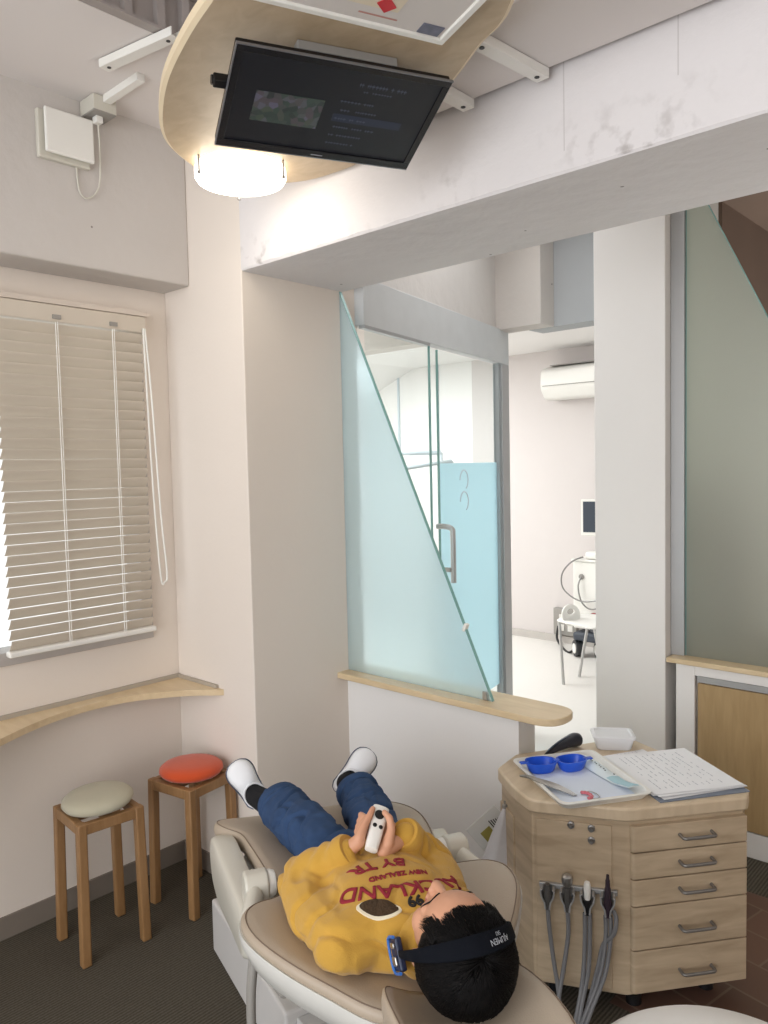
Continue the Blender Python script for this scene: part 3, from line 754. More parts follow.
# television
TL, TR, BR, BL = V((-1.254, .982, 2.383)), V((-1.053, 1.407, 2.384)), V((-1.2925, 1.4965, 2.289)), V((-1.494, 1.072, 2.288))
ex = ((TR-TL)+(BR-BL)).normalized(); ey = ((TL-BL)+(TR-BR)); ey = (ey-ex*ey.dot(ex)).normalized(); ez = ex.cross(ey)
if ez.z > 0: ez = -ez     # out of the screen, towards the patient
cT = (TL+TR+BR+BL)/4 + V((.0035, .003, -.005)); TW = ((TR-TL).length+(BR-BL).length)/2; TH = ((TL-BL).length+(TR-BR).length)/2
MT = Matrix(((ex.x, ey.x, ez.x, cT.x), (ex.y, ey.y, ez.y, cT.y), (ex.z, ey.z, ez.z, cT.z), (0, 0, 0, 1)))
tv = thing('television', 'black flat television tilted downward under the plywood board', 'television', tuple(cT))
tvb = plain('glossy black bezel', srgb(26, 26, 30), .25)
b = B(); w2, h2 = TW/2, TH/2
box(b, (-w2, -h2, -.022), (w2, h2-.006, -.004), MT, bev=.004)
obj('casing', b, tvb, tv)
b = B(); t = .016
box(b, (-w2, -h2, -.004), (w2, -h2+t*1.3, .003), MT); box(b, (-w2, h2-t, -.004), (w2, h2, .003), MT); box(b, (-w2, -h2+t*1.3, -.004), (-w2+t, h2-t, .003), MT); box(b, (w2-t, -h2+t*1.3, -.004), (w2, h2-t, .003), MT)
obj('bezel', b, tvb, tv, bev=.001)
b = B(); t2 = .003
box(b, (-w2-.001, h2-.0005, -.002), (w2+.001, h2+.002, .0035), MT); box(b, (-w2-.002, -h2, -.002), (-w2+.0005, h2+.002, .0035), MT); box(b, (-w2, -h2-.001, -.004), (w2, -h2+.002, .0032), MT)
obj('bezel_trim', b, plain('silver trim', srgb(150, 152, 158), .3, .7), tv)
scr_m = plain('screen', srgb(13, 14, 18), .3, emit=srgb(20, 22, 28), estr=.5)
b = B(); box(b, (-w2+t, -h2+t*1.3, -.003), (w2-t, h2-t, -.001), MT); sc = obj('screen', b, scr_m, tv)
# screen picture: a muted group photo and menu lines
m, nt, p = newmat('screen picture')
tc = node(nt, 'ShaderNodeTexCoord'); vo = node(nt, 'ShaderNodeTexVoronoi'); vo.inputs['Scale'].default_value = 70
nt.links.new(tc.outputs['Object'], vo.inputs['Vector'])
rp = node(nt, 'ShaderNodeValToRGB'); cr = rp.color_ramp; cr.elements[0].color = srgb(52, 58, 60); cr.elements[1].color = srgb(112, 106, 128)
e = cr.elements.new(.35); e.color = srgb(64, 84, 74); e = cr.elements.new(.6); e.color = srgb(96, 84, 92); e = cr.elements.new(.8); e.color = srgb(78, 92, 74)
sx = node(nt, 'ShaderNodeSeparateColor'); nt.links.new(vo.outputs['Color'], sx.inputs[0]); nt.links.new(sx.outputs[0], rp.inputs['Fac'])
nt.links.new(rp.outputs['Color'], p.inputs['Emission Color']); p.inputs['Emission Strength'].default_value = .42; p.inputs['Base Color'].default_value = (.01, .01, .01, 1); p.inputs['Roughness'].default_value = .3
b = B(); box(b, (-w2*.74, -h2*.38, -.001), (-w2*.10, h2*.22, -.0003), MT); obj('picture', b, m, sc)
dimtxt = plain('dim menu text', srgb(60, 64, 76), .5, emit=srgb(60, 64, 78), estr=.35)
rs = random.Random(3)
def tvtext(body, x, y, size):
    bm = text_mesh(body, size); xs_ = [v.co.x for v in bm.verts]; x0 = min(xs_)
    for v in bm.verts: v.co = MT @ V((x+v.co.x-x0, y+v.co.y, -.0006))
    return bm
rows = [(.16, .62, .44, .014), (.22, .50, .26, .007), (.04, .26, .34, .009), (.04, .08, .38, .009), (.04, -.10, .30, .009), (.04, -.28, .42, .009), (.04, -.46, .32, .009), (.04, -.64, .30, .009)]
for x0, y0, L, hh in rows:
    b = B(); x = w2*(.0+x0); end = w2*(x0+L)
    while x < end:
        wl = rs.uniform(.004, .009)
        if rs.random() > .15:      # unreadable glyph-like strokes
            box(b, (x, h2*y0, -.0006), (x+wl*.8, h2*y0+hh*.28, -.0002), MT)
            box(b, (x+wl*.3, h2*y0-hh*.3, -.0006), (x+wl*.45, h2*y0+hh*.5, -.0002), MT)
        x += wl
    obj('menu_line', b, dimtxt, sc)
b = B(); box(b, (w2*.02, -h2*.16, -.001), (w2*.72, -h2*.0, -.0007), MT); obj('menu_highlight', b, plain('menu highlight', srgb(24, 28, 40), .3, emit=srgb(32, 38, 56), estr=.5), sc)
b = B(); box(b, (-.014, -h2+.008, .003), (.014, -h2+.011, .0034), MT); obj('logo_strip', b, plain('silver print', srgb(150, 150, 155), .4), tv)
b = B(); box(b, (-w2-.022, -.01, -.05), (-w2+.02, .012, -.028), MT, bev=.003); lathe(b, MT @ V((-w2-.026, 0, -.04)), [(0, 0), (.010, 0), (.010, .012), (0, .012)], axis=ex, n=10); obj('mount_knob', b, bplastic, tv)
b = B(); 
p0 = V((-1.222, 1.125, ZP-.001)); p1 = V((-1.145, 1.288, ZP-.001)); d = (p1-p0).normalized(); s = V((-d.y, d.x, 0))
MM = Matrix(((d.x, s.x, 0, p0.x), (d.y, s.y, 0, p0.y), (0, 0, 1, p0.z), (0, 0, 0, 1)))
box(b, (-.02, -.012, -.018), ((p1-p0).length+.02, .016, 0), MM, bev=.002)
obj('wall_mount', b, alu, tv)

# ------------------------------------------------------------------ stools
def make_stool(label, cushion_mat, loc, rz, tilt, coff):
    t = thing('wooden_stool', label, 'stool', loc, rz, 'wooden stools under the curved shelf')
    s = .094; st = .100
    for sx in (-1, 1):
        for sy in (-1, 1):
            b = B()
            top = V((sx*s, sy*s, .455)); bot = V((sx*st, sy*st, 0)); hw = .0150
            R = lambda p, h: [p+V((hw*a, hw*c, 0)) for a, c in ((-1, -1), (1, -1), (1, 1), (-1, 1))]
            quadstrip(b, [R(bot, 1), R(top, 1)])
            obj('leg', b, stool_m, t, local=True, bev=.005)
    b = B()
    for q in (-1, 1):
        box(b, (-s-.014, q*s-.012, .418), (s+.014, q*s+.012, .4535)); box(b, (q*s-.012, -s-.014, .418), (q*s+.012, s+.014, .4525))
    box(b, (-s, -.014, .43), (s, .014, .452)); box(b, (-.014, -s, .43), (.014, s, .451))
    obj('seat_frame', b, stool_m, t, local=True, bev=.003)
    b = B()
    lathe(b, (0, 0, 0), [(.0, 0), (.085, 0), (.104, .006), (.113, .018), (.111, .029), (.099, .039), (.07, .045), (.03, .048), (0, .0485)], n=40)
    bmesh.ops.rotate(b, verts=b.verts, cent=(0, 0, 0), matrix=Matrix.Rotation(tilt, 3, 'X'))
    bmesh.ops.translate(b, verts=b.verts, vec=(coff[0], coff[1], .458))
    cu = obj('cushion', b, cushion_mat, t, smooth=True, local=True, angle=180)
    return t
make_stool('wooden four-legged stool with ivory round cushion, left of the orange one', ivory, (-2.404, 1.198, 0), radians(-5), radians(1.5), (.0, .0))
make_stool('wooden four-legged stool with orange round cushion beside the column', orange, (-2.386, 1.545, 0), radians(9), radians(-1), (0.0, .0))

# ------------------------------------------------------------------ instrument cabinet
E_, D_, C_, C0_, X_, A_, A2_, E2_ = (-1.165, 1.85), (-.926, 1.968), (-.704, 2.252), (-.72, 2.315), (-1.18, 2.50), (-1.385, 2.12), (-1.365, 1.985), (-1.255, 1.90)
cab = thing('instrument_cabinet', 'pale beech dental instrument cabinet with five drawers beside the chair', 'cabinet', (-1.05, 2.15, 0))
topo = [E_, D_, C_, C0_, X_, A_, A2_, E2_]
b = B(); prism(b, roundpoly(topo, [.02, .03, .012, .012, .02, .012, .015, .025], 5), .562, .60); obj('worktop', b, beech_h, cab, bev=.006)
def inset(poly, d):
    n = len(poly); out = []
    for i in range(n):
        p = V(poly[i]); a = (p-V(poly[i-1])).normalized(); c = (V(poly[(i+1) % n])-p).normalized()
        n1 = V((-a.y, a.x)); n2 = V((-c.y, c.x)); nn = (n1+n2); nn = nn/ max(.3, nn.dot(n1))
        out.append(tuple(p+nn*d))
    return out
bi = inset(topo, .012)
b = B(); prism(b, bi, .062, .5615); obj('body', b, beech, cab, bev=.004)
b = B(); prism(b, inset(topo, .06), .03, .062); obj('plinth', b, plain('dark plinth', srgb(92, 80, 66), .6), cab)
for p in ((-1.15, 1.96), (-.95, 2.05), (-.82, 2.25), (-1.18, 2.38), (-1.27, 2.08)):
    b = B(); cyl(b, (p[0], p[1], 0), (p[0], p[1], .03), .022, n=14); obj('foot', b, bplastic, cab, smooth=True)
D3, C3, E3 = V((*bi[1], 0)), V((*bi[2], 0)), V((*bi[0], 0))
fd = (C3-D3).normalized(); fn = V((fd.y, -fd.x, 0)); FL = (C3-D3).length
MF = Matrix(((fd.x, fn.x, 0, D3.x), (fd.y, fn.y, 0, D3.y), (0, 0, 1, 0), (0, 0, 0, 1)))
zs = [.551, .475, .399, .322, .197, .072]
hx = FL*.555
for i in range(5):
    z1, z0 = zs[i]-.002, zs[i+1]+.002
    b = B(); prof = roundpoly([(.008, -.006), (.008, .016), (FL+.002, .016), (FL+.002, -.006)], [0, .014, .004, 0], 5)
    quadstrip(b, [[MF @ V((x, y, z)) for x, y in prof] for z in (z0, z1)])
    dr = obj('drawer', b, beech, cab, bev=.0015)
    zc = (z0+z1)/2 + (.004 if i < 3 else -.004)
    b = B(); hw = .048
    tube(b, [MF @ V(p) for p in ((hx-hw, .014, zc), (hx-hw, .034, zc-.002), (hx-hw+.004, .040, zc-.002), (hx-hw+.014, .042, zc-.002), (hx+hw-.014, .042, zc-.002), (hx+hw-.004, .040, zc-.002), (hx+hw, .034, zc-.002), (hx+hw, .014, zc))], .0048, 10, 4)
    obj('drawer_handle', b, steel_d, dr, smooth=True)
# hose face
hd = (D3-E3).normalized(); hn = V((hd.y, -hd.x, 0)); HL = (D3-E3).length
MH = Matrix(((hd.x, hn.x, 0, E3.x), (hd.y, hn.y, 0, E3.y), (0, 0, 1, 0), (0, 0, 0, 1)))
b = B(); box(b, (.012, -.002, .078), (HL-.04, .006, .545), MH); obj('front_panel', b, beech, cab, bev=.002)
for x, z in ((.108, .538), (.163, .534), (.163, .500)):
    b = B(); lathe(b, MH @ V((x, .004, z)), [(0, 0), (.010, 0), (.010, .006), (.006, .008), (.006, .018), (0, .018)], axis=hn, n=16); obj('control_knob', b, steel_d, cab, smooth=True)
b = B(); box(b, (.02, .004, .352), (.232, .016, .366), MH, bev=.002); obj('holder_rail', b, alu, cab)
HX = [.044, .098, .152, .206]
def holder(x, z=.335):
    b = B()
    for sg in (-1, 1):
        pts = [(sg*.008, -.03), (sg*.010, -.012), (sg*.019, .006), (sg*.021, .022), (sg*.017, .027)]
        ring_ = pts+[(q[0]-sg*.0045, q[1]) for q in pts[::-1]]
        quadstrip(b, [[MH @ V((x+q[0], y, z+q[1])) for q in ring_] for y in (.014, .046)])
    box(b, (x-.016, .006, z+.0), (x+.016, .016, z+.03), MH)
    obj('instrument_holder', b, alu, cab, bev=.001)
for x in HX: holder(x)
# side door and its groove
sd = V((*bi[6], 0)) - V((*bi[7], 0)); sl = sd.length; sd.normalize(); sn = V((-sd.y, sd.x, 0))
if sn.dot(V((*bi[7], 0))-V((-1.05, 2.15, 0))) < 0: sn = -sn
MS = Matrix(((sd.x, sn.x, 0, bi[7][0]), (sd.y, sn.y, 0, bi[7][1]), (0, 0, 1, 0), (0, 0, 0, 1)))
b = B(); box(b, (.012, -.001, .11), (sl-.004, .006, .50), MS); obj('side_door', b, beech, cab, bev=.002)

# instruments with hoses
yh = .030
def instrument(label, x, prof, mat, hoses, ztop=None, tipm=None, tipprof=None):
    t = thing('dental_handpiece', label, 'dental handpiece', tuple(MH @ V((x, yh, .30))), group='handpieces in the cabinet holders')
    b = B(); lathe(b, MH @ V((x, yh, .30)), prof, axis=(hn*.10+V((0, 0, 1))), n=18); obj('grip', b, mat, t, smooth=True)
    if tipprof:
        b = B(); lathe(b, MH @ V((x, yh, .30)), tipprof, axis=(hn*.10+V((0, 0, 1))), n=18); obj('tip', b, tipm, t, smooth=True)
    for pts in hoses:
        b = B(); tube(b, [MH @ V(p) for p in pts], .0062, 8, 6); obj('hose', b, hose_m, t, smooth=True)
g_dark = plain('dark grey rubber', srgb(80, 78, 76), .5)
instrument('leftmost cabinet handpiece, short grey with narrow tip', HX[0], [(0, 0), (.007, 0), (.008, .02), (.012, .035), (.0115, .05), (.008, .066), (.0075, .075), (.0055, .0755), (0, .077)], g_dark,
           [[(HX[0], yh, .302), (HX[0]+.004, .034, .25), (HX[0]+.016, .045, .16), (HX[0]+.030, .062, .08), (HX[0]+.034, .10, .012), (HX[0]+.02, .19, .0065)]])
instrument('cabinet syringe handpiece with shiny steel head, second from the left', HX[1], [(0, 0), (.0075, 0), (.0085, .02), (.0095, .05), (.0095, .075), (0, .076)], g_dark,
           [[(HX[1], yh, .302), (HX[1]+.002, .034, .24), (HX[1]-.010, .046, .15), (HX[1]-.022, .066, .08), (HX[1]-.03, .11, .012), (HX[1]-.05, .21, .0065)]], tipm=steel, tipprof=[(0, .076), (.010, .077), (.0145, .085), (.0155, .098), (.014, .107), (.008, .112), (0, .113)])
instrument('cabinet handpiece with white cap, second from the right', HX[2], [(0, 0), (.009, 0), (.0105, .015), (.011, .035), (.0095, .045), (0, .046)], bplastic,
           [[(HX[2]+dx, yh, .302), (HX[2]+dx, .036, .24), (HX[2]-.004+dx, .048, .15), (HX[2]-.018+dx*.6, .07, .07), (HX[2]-.035+dx, .12, .012), (HX[2]-.07+dx, .22, .0065)] for dx in (-.007, .006)], tipm=wplastic, tipprof=[(0, .045), (.0085, .046), (.0095, .07), (.0095, .088), (.007, .096), (0, .098)])
instrument('rightmost cabinet handpiece, long dark purple with stepped tip', HX[3], [(0, 0), (.009, 0), (.011, .02), (.0115, .04), (.009, .06), (.0085, .085), (.0065, .09), (.006, .105), (.0065, .108), (.0045, .112), (.004, .125), (0, .126)], plain('dark plum', srgb(52, 40, 50), .4),
           [[(HX[3]+dx, yh, .302), (HX[3]+dx, .036, .24), (HX[3]-.014+dx, .050, .15), (HX[3]-.045+dx*.8, .075, .07), (HX[3]-.08+dx, .13, .012), (HX[3]-.13+dx, .24, .0065)] for dx in (-.006, .007)] +
           [[(HX[3]+.014, yh-.004, .318), (HX[3]+.022, .036, .30), (HX[3]+.016, .044, .262), (HX[3]-.012, .034, .22), (HX[3]-.026, .04, .16), (HX[3]-.05, .06, .07), (HX[3]-.075, .105, .012), (HX[3]-.10, .2, .0065)]])

# ------------------------------------------------------------------ things on the worktop (z = .60)
ZT = .6005
ta = V((.83, -.555, 0)).normalized(); tb_ = V((.555, .83, 0)).normalized()
TC = V((-1.120, 2.052, ZT))
MTR = Matrix(((ta.x, tb_.x, 0, TC.x), (ta.y, tb_.y, 0, TC.y), (0, 0, 1, TC.z), (0, 0, 0, 1)))
tr = thing('instrument_tray', 'white plastic instrument tray with rounded corners on the cabinet top', 'tray', tuple(TC))
b = B(); tw, td = .172, .138
def rr(s, z, r=.03): return [MTR @ V((x, y, z)) for x, y in roundpoly([(-tw+s, -td+s), (tw-s, -td+s), (tw-s, td-s), (-tw+s, td-s)], r, 6)]
quadstrip(b, [rr(.010, 0), rr(.002, .012), rr(-.004, .018), rr(-.004, .0205), rr(.006, .0205), rr(.012, .008), rr(.018, .004), rr(.05, .0035)])
obj('tray_body', b, tray_m, tr, smooth=True)
b = B(); quadstrip(b, [[MTR @ V((x, y, z)) for x, y in ((-.145, -.11), (.135, -.115), (.14, .105), (-.14, .11))] for z in (.0042, .0048)]); tag(obj('tray_liner', b, plain('pale blue liner', srgb(222, 232, 246), .8)), 'pale blue paper liner lying in the instrument tray', 'paper')
zt = .0052
# blue goggles-like case: two open cups joined by a hinge
bc_ = thing('retainer_case', 'bright blue open plastic case with two cups on the tray', 'case', tuple(MTR @ V((-.085, .05, zt))))
def cup(cx, cy, rot, m=blue_m):
    b = B(); R = Matrix.Rotation(rot, 3, 'Z'); N = 28
    def rg(s, z):
        out = []
        for k in range(N):
            a = 2*pi*k/N; x = .046*s*abs(cos(a))**.75*(1 if cos(a) >= 0 else -1); y = .034*s*abs(sin(a))**.85*(1 if sin(a) >= 0 else -1)
            v = R @ V((x, y, 0)); out.append(MTR @ V((cx+v.x, cy+v.y, zt+z)))
        return out
    quadstrip(b, [rg(.72, 0), rg(.86, .006), rg(.98, .022), rg(1.06, .030), rg(1.06, .033), rg(.98, .033), rg(.93, .022), rg(.8, .008), rg(.5, .006), rg(.05, .006)])
    return obj('cup', b, m, bc_, smooth=True)
cup(-.092, -.078, 1.45); cup(-.080, .018, 1.70)
b = B(); box(b, (-.008, -.010, zt+.026), (.010, .010, zt+.034), MTR @ Matrix.Translation((-.086, -.030, 0))); obj('hinge', b, blue_m, bc_, bev=.002)
for px_, py_ in ((-.098, -.130), (-.074, .070)):
    b = B(); box(b, (-.014, -.008, zt+.028), (.014, .008, zt+.033), MTR @ Matrix.Translation((px_, py_, 0)) @ Matrix.Rotation(1.57, 4, 'Z'), bev=.002); obj('tab', b, blue_m, bc_)
# sterile pouch
po = thing('sterile_pouch', 'crumpled white and pale blue sterile pouch on the tray', 'pouch', tuple(MTR @ V((.06, .07, zt))))
def sheet(poly_fn, nu, nv, th):
    b = B(); top = []; bot = []
    for i in range(nu+1):
        r1 = []; r2 = []
        for j in range(nv+1):
            p = poly_fn(i/nu, j/nv); r1.append(b.verts.new(p+V((0, 0, th)))); r2.append(b.verts.new(p))
        top.append(r1); bot.append(r2)
    for i in range(nu):
        for j in range(nv):
            b.faces.new((top[i][j], top[i+1][j], top[i+1][j+1], top[i][j+1])); b.faces.new((bot[i][j], bot[i][j+1], bot[i+1][j+1], bot[i+1][j]))
    for i in range(nu):
        b.faces.new((top[i][0], bot[i][0], bot[i+1][0], top[i+1][0])); b.faces.new((top[i][nv], top[i+1][nv], bot[i+1][nv], bot[i][nv]))
    for j in range(nv):
        b.faces.new((top[0][j], top[0][j+1], bot[0][j+1], bot[0][j])); b.faces.new((top[nu][j], bot[nu][j], bot[nu][j+1], top[nu][j+1]))
    return b
def pouch_fn(u, v):
    x = -.150+.285*u; y = .083+.022*u+(v-.5)*(.060-.018*u)
    return MTR @ V((x, y, zt+.003+.016*max(0, u-.75)*4+.012*sin(pi*v)*(1-.6*u)*(.4+sin(pi*min(1, u*1.3+.1)))+.002*noise.noise(V((u*5, v*4, 1)))))
obj('pouch_film', sheet(pouch_fn, 14, 6, .001), plain('pouch film', srgb(224, 236, 240), .35, var=.05, scale=30), po, smooth=True)
def pst(u, v):
    q = pouch_fn(.62+.36*u, .08+.8*v); return q+V((0, 0, .002))
obj('pouch_paper', sheet(pst, 6, 4, .0005), plain('pale teal paper', srgb(176, 212, 222), .7), po, smooth=True)
b = B()
for k in range(9):
    u = .18+.04*k; p = pouch_fn(u, .45+.05*(k % 2)); box(b, (-.0022, -.002, .0018), (.0022, .002, .0026), Matrix.Translation(p) @ Matrix.Rotation(-.9, 4, 'Z'))
for u, v, s in ((.12, .8, .004), (.58, .75, .003)):
    p = pouch_fn(u, v); box(b, (-s, -s*.7, .0018), (s, s*.7, .0026), Matrix.Translation(p))
obj('print_marks', b, plain('dark print', srgb(50, 66, 72), .7), po)
# tweezers / mirror handles
tz = thing('tweezers', 'steel dental tweezers lying across the tray edge', 'tweezers', tuple(MTR @ V((-.09, -.085, .02))))
def arm(off, up):
    b = B(); P = [MTR @ V(p) for p in ((-.036, -.172, .0235), (-.015, -.150+off*.2, .0228+up), (.03, -.112+off, .017+up), (.07, -.085+off*.9, .012+up), (.105, -.066+off*.3, .0085))]
    S = smoothpath(P, 5); L = len(S)
    rings = []
    for i, p in enumerate(S):
        t = (S[min(i+1, L-1)]-S[max(i-1, 0)]).normalized(); s_ = t.cross(V((0, 0, 1))).normalized(); f = i/(L-1)
        wd = .0035+.0055*sin(pi*min(1, f*1.1))*(1 if f < .9 else .6)
        up_ = V((0, 0, .0013)); rings.append([p-s_*wd-up_, p+s_*wd-up_, p+s_*wd+up_, p-s_*wd+up_])
    quadstrip(b, rings); obj('arm', b, steel, tz, smooth=True)
arm(.010, 0); arm(-.012, .004)
# pink wax thing
pk = thing('retainer', 'small pink dental retainer with wire on the tray', 'retainer', tuple(MTR @ V((.07, -.078, zt))))
b = B()
for k in range(7):
    a = pi*k/6; c = MTR @ V((.118+.020*cos(a), -.040+.014*sin(a), zt+.006)); ell(b, c, V((.007, 0, 0)), V((0, .006, 0)), V((0, 0, .005)), 10, 6)
objm('plate', vox(b, .0016, 2), plain('pink acrylic', srgb(206, 110, 122), .35, var=.25, scale=120), pk)
b = B(); tube(b, [MTR @ V(p) for p in ((.094, -.037, zt+.004), (.09, -.014, zt+.003), (.108, -.002, zt+.002), (.130, -.004, zt+.002), (.140, -.020, zt+.003), (.138, -.038, zt+.006))], .0011, 6, 6); obj('wire', b, steel, pk, smooth=True)

# paper pile at the right of the worktop
pa = V((-.205, .26, 0)); pb = V((.25, -.10, 0))
def paper_sheet(label, off, rot, z, m, curl=.002, text=False, size=(.302, .280), nm='paper_sheet', cat='paper'):
    c = V((-.931, 2.277, 0))+V((*off, 0)); ang = radians(54.8)+rot
    ux = V((cos(ang), sin(ang), 0)); uy = V((-sin(ang), cos(ang), 0))
    f = lambda u, v: c+ux*(u-.5)*size[1]+uy*(v-.5)*size[0]+V((0, 0, ZT+z+curl*max(0, (abs(u-.5)*2-.5))**2*1.0))
    t = thing(nm, label, cat, tuple(c+V((0, 0, ZT+z))), group='papers on the cabinet top')
    obj('sheet', sheet(f, 8, 6, .0005), m, t, smooth=True)
    if text:
        b = B(); r = random.Random(5)
        for i in range(11):
            u = .12+.07*i; v = .10
            while v < .9:
                w_ = r.uniform(.01, .05)
                if r.random() > .35:
                    p0 = f(u, v)+V((0, 0, .0006)); p1 = f(u+.008, v+w_)+V((0, 0, .0006))
                    q = [f(u, v), f(u+.010, v), f(u+.010, v+w_), f(u, v+w_)]
                    quadstrip(b, [[p+V((0, 0, .0006)) for p in q], [p+V((0, 0, .0009)) for p in q]])
                v += w_+.012
        obj('printed_lines', b, ink, t)
    return t
bcb = plain('blue grey board', srgb(120, 128, 142), .5)
c_ = thing('clipboard', 'blue grey clipboard at the bottom of the paper pile', 'clipboard', (-.935, 2.28, ZT))
b = B(); MC = Matrix.Translation((-.915, 2.262, ZT)) @ Matrix.Rotation(radians(54.8), 4, 'Z')
box(b, (-.142, -.150, 0), (.142, .10, .003), MC, bev=.001); obj('board', b, bcb, c_)
b = B(); box(b, (-.146, -.10, .003), (-.134, -.04, .0036), MC, bev=.002); obj('clip', b, steel_d, c_)
paper_sheet('lowest white sheet of the paper pile, twisted a little', (.004, -.002), .07, .0040, paper)
paper_sheet('second white sheet in the paper pile, just above the lowest', (-.004, .004), -.05, .0060, paper)
paper_sheet('third white sheet in the paper pile, under the printed top page', (.0, .0), .02, .0080, paper)
paper_sheet('printed white page lying on top of the paper pile', (-.006, .006), -.02, .0100, paper, text=True)
paper_sheet('loose white page sticking out left of the pile, under the tray side', (-.165, .03), .12, .0008, paper, text=True, size=(.08, .2))

# lidded box
bx = thing('plastic_box', 'translucent white lidded plastic box at the back of the cabinet top', 'box', (-1.19, 2.42, ZT))
clr = plain('translucent white', srgb(250, 250, 252), .25, var=.01); clr.node_tree.nodes['Principled BSDF'].inputs['Transmission Weight'].default_value = .25; clr.node_tree.nodes['Principled BSDF'].inputs['Roughness'].default_value = .3
MBX = Matrix.Translation((-1.175, 2.385, ZT)) @ Matrix.Rotation(radians(35), 4, 'Z')
b = B()
rq = lambda s, z: [MBX @ V((x, y, z)) for x, y in roundpoly([(-.065*s, -.05*s), (.065*s, -.05*s), (.065*s, .05*s), (-.065*s, .05*s)], .018, 5)]
quadstrip(b, [rq(.82, 0), rq(.86, .004), rq(.96, .034), rq(1.02, .035), rq(1.02, .038)]); obj('tub', b, clr, bx, smooth=True)
b = B(); quadstrip(b, [rq(1.05, .0385), rq(1.06, .044), rq(.95, .0465), rq(.88, .0465), rq(.84, .043), rq(.05, .043)]); obj('lid', b, clr, bx, smooth=True)
b = B(); 
for k in range(5): ell(b, MBX @ V((-.03+.015*k, .01*(-1)**k, .014)), V((.014, 0, 0)), V((0, .011, 0)), V((0, 0, .009)), 10, 6)
obj('contents', b, paper, bx, smooth=True)
# dark case
bk = thing('glasses_case', 'navy black pointed soft case behind the tray', 'case', (-1.29, 2.27, ZT))
b = B(); S = smoothpath([(-1.293, 2.150, ZT+.006), (-1.290, 2.195, ZT+.014), (-1.282, 2.245, ZT+.020), (-1.272, 2.295, ZT+.023), (-1.268, 2.318, ZT+.021)], 4)
rings = []
for i, p in enumerate(S):
    f = i/(len(S)-1); t = (S[min(i+1, len(S)-1)]-S[max(i-1, 0)]).normalized(); s_ = t.cross(V((0, 0, 1))).normalized(); u_ = s_.cross(t)
    wd = .004+.024*min(1, f*1.25)**.8*(1 if f < .93 else .72); hh = min(p.z-ZT, .004+.022*f)*.98
    rings.append([p+s_*wd*cos(2*pi*k/16)+u_*hh*sin(2*pi*k/16) for k in range(16)])
quadstrip(b, rings); obj('shell', b, plain('navy leatherette', srgb(26, 28, 40), .35), bk, smooth=True)
b = B(); tube(b, [p+V((0, 0, (p.z-ZT)*.75+.001)) for p in S[2:-1]], .0014, 6, 1); obj('zip', b, plain('zip navy', srgb(60, 64, 84), .4), bk, smooth=True)

# bag and packet at the left of the cabinet
pbag = thing('plastic_bag', 'pale grey plastic bag hanging at the left side of the cabinet', 'bag', (-1.40, 1.93, .2))
top = V((-1.318, 1.955, .500))
b = B(); rings = []
for k in range(12):
    f = k/11; z = .500-.36*f; c = V((-1.318-.045*f**.9, 1.955-.042*f, z)); rx = .004+.066*f**.8; ry = .003+.026*f**.7
    r = []
    for i in range(22):
        a = 2*pi*i/22; w_ = 1+.12*sin(5*a+3*f)+.06*sin(9*a)
        r.append(c+V((-.74, -.675, 0)).normalized()*rx*cos(a)*w_+V((.675, -.74, 0)).normalized()*ry*sin(a)*w_)
    rings.append(r)
quadstrip(b, rings); obj('film', b, plain('grey white plastic film', srgb(206, 204, 206), .4, var=.06, scale=30), pbag, smooth=True)
b = B(); lathe(b, top+V((0, 0, -.004)), [(0, 0), (.008, 0), (.008, .01), (.003, .012), (.003, .022), (0, .022)], n=12); obj('knot', b, gplastic, pbag, smooth=True)
pkt = thing('paper_packet', 'white printed packet with olive square tucked behind the plastic bag', 'packet', (-1.49, 2.07, .36))
pc = V((-1.425, 1.995, .405)); pu = V((.52, .57, .64)).normalized(); pn = V((.675, -.736, .1)); pn = (pn-pu*pn.dot(pu)).normalized(); pv = pn.cross(pu)
MPK = Matrix(((pu.x, pv.x, pn.x, pc.x), (pu.y, pv.y, pn.y, pc.y), (pu.z, pv.z, pn.z, pc.z), (0, 0, 0, 1)))
b = B(); box(b, (-.060, -.14, -.003), (.060, .02, .003), MPK, bev=.002); obj('wrapper', b, plain('packet white', srgb(214, 214, 210), .5), pkt)
b = B(); box(b, (-.032, -.06, .003), (.005, -.018, .0036), MPK); obj('olive_square', b, plain('olive print', srgb(150, 140, 66), .6, var=.2, scale=40), pkt)
b = B(); 
for k in range(5): box(b, (.012+.007*k, -.05, .003), (.0155+.007*k, -.005-.003*k, .0036), MPK)
obj('bar_print', b, nearblack, pkt)

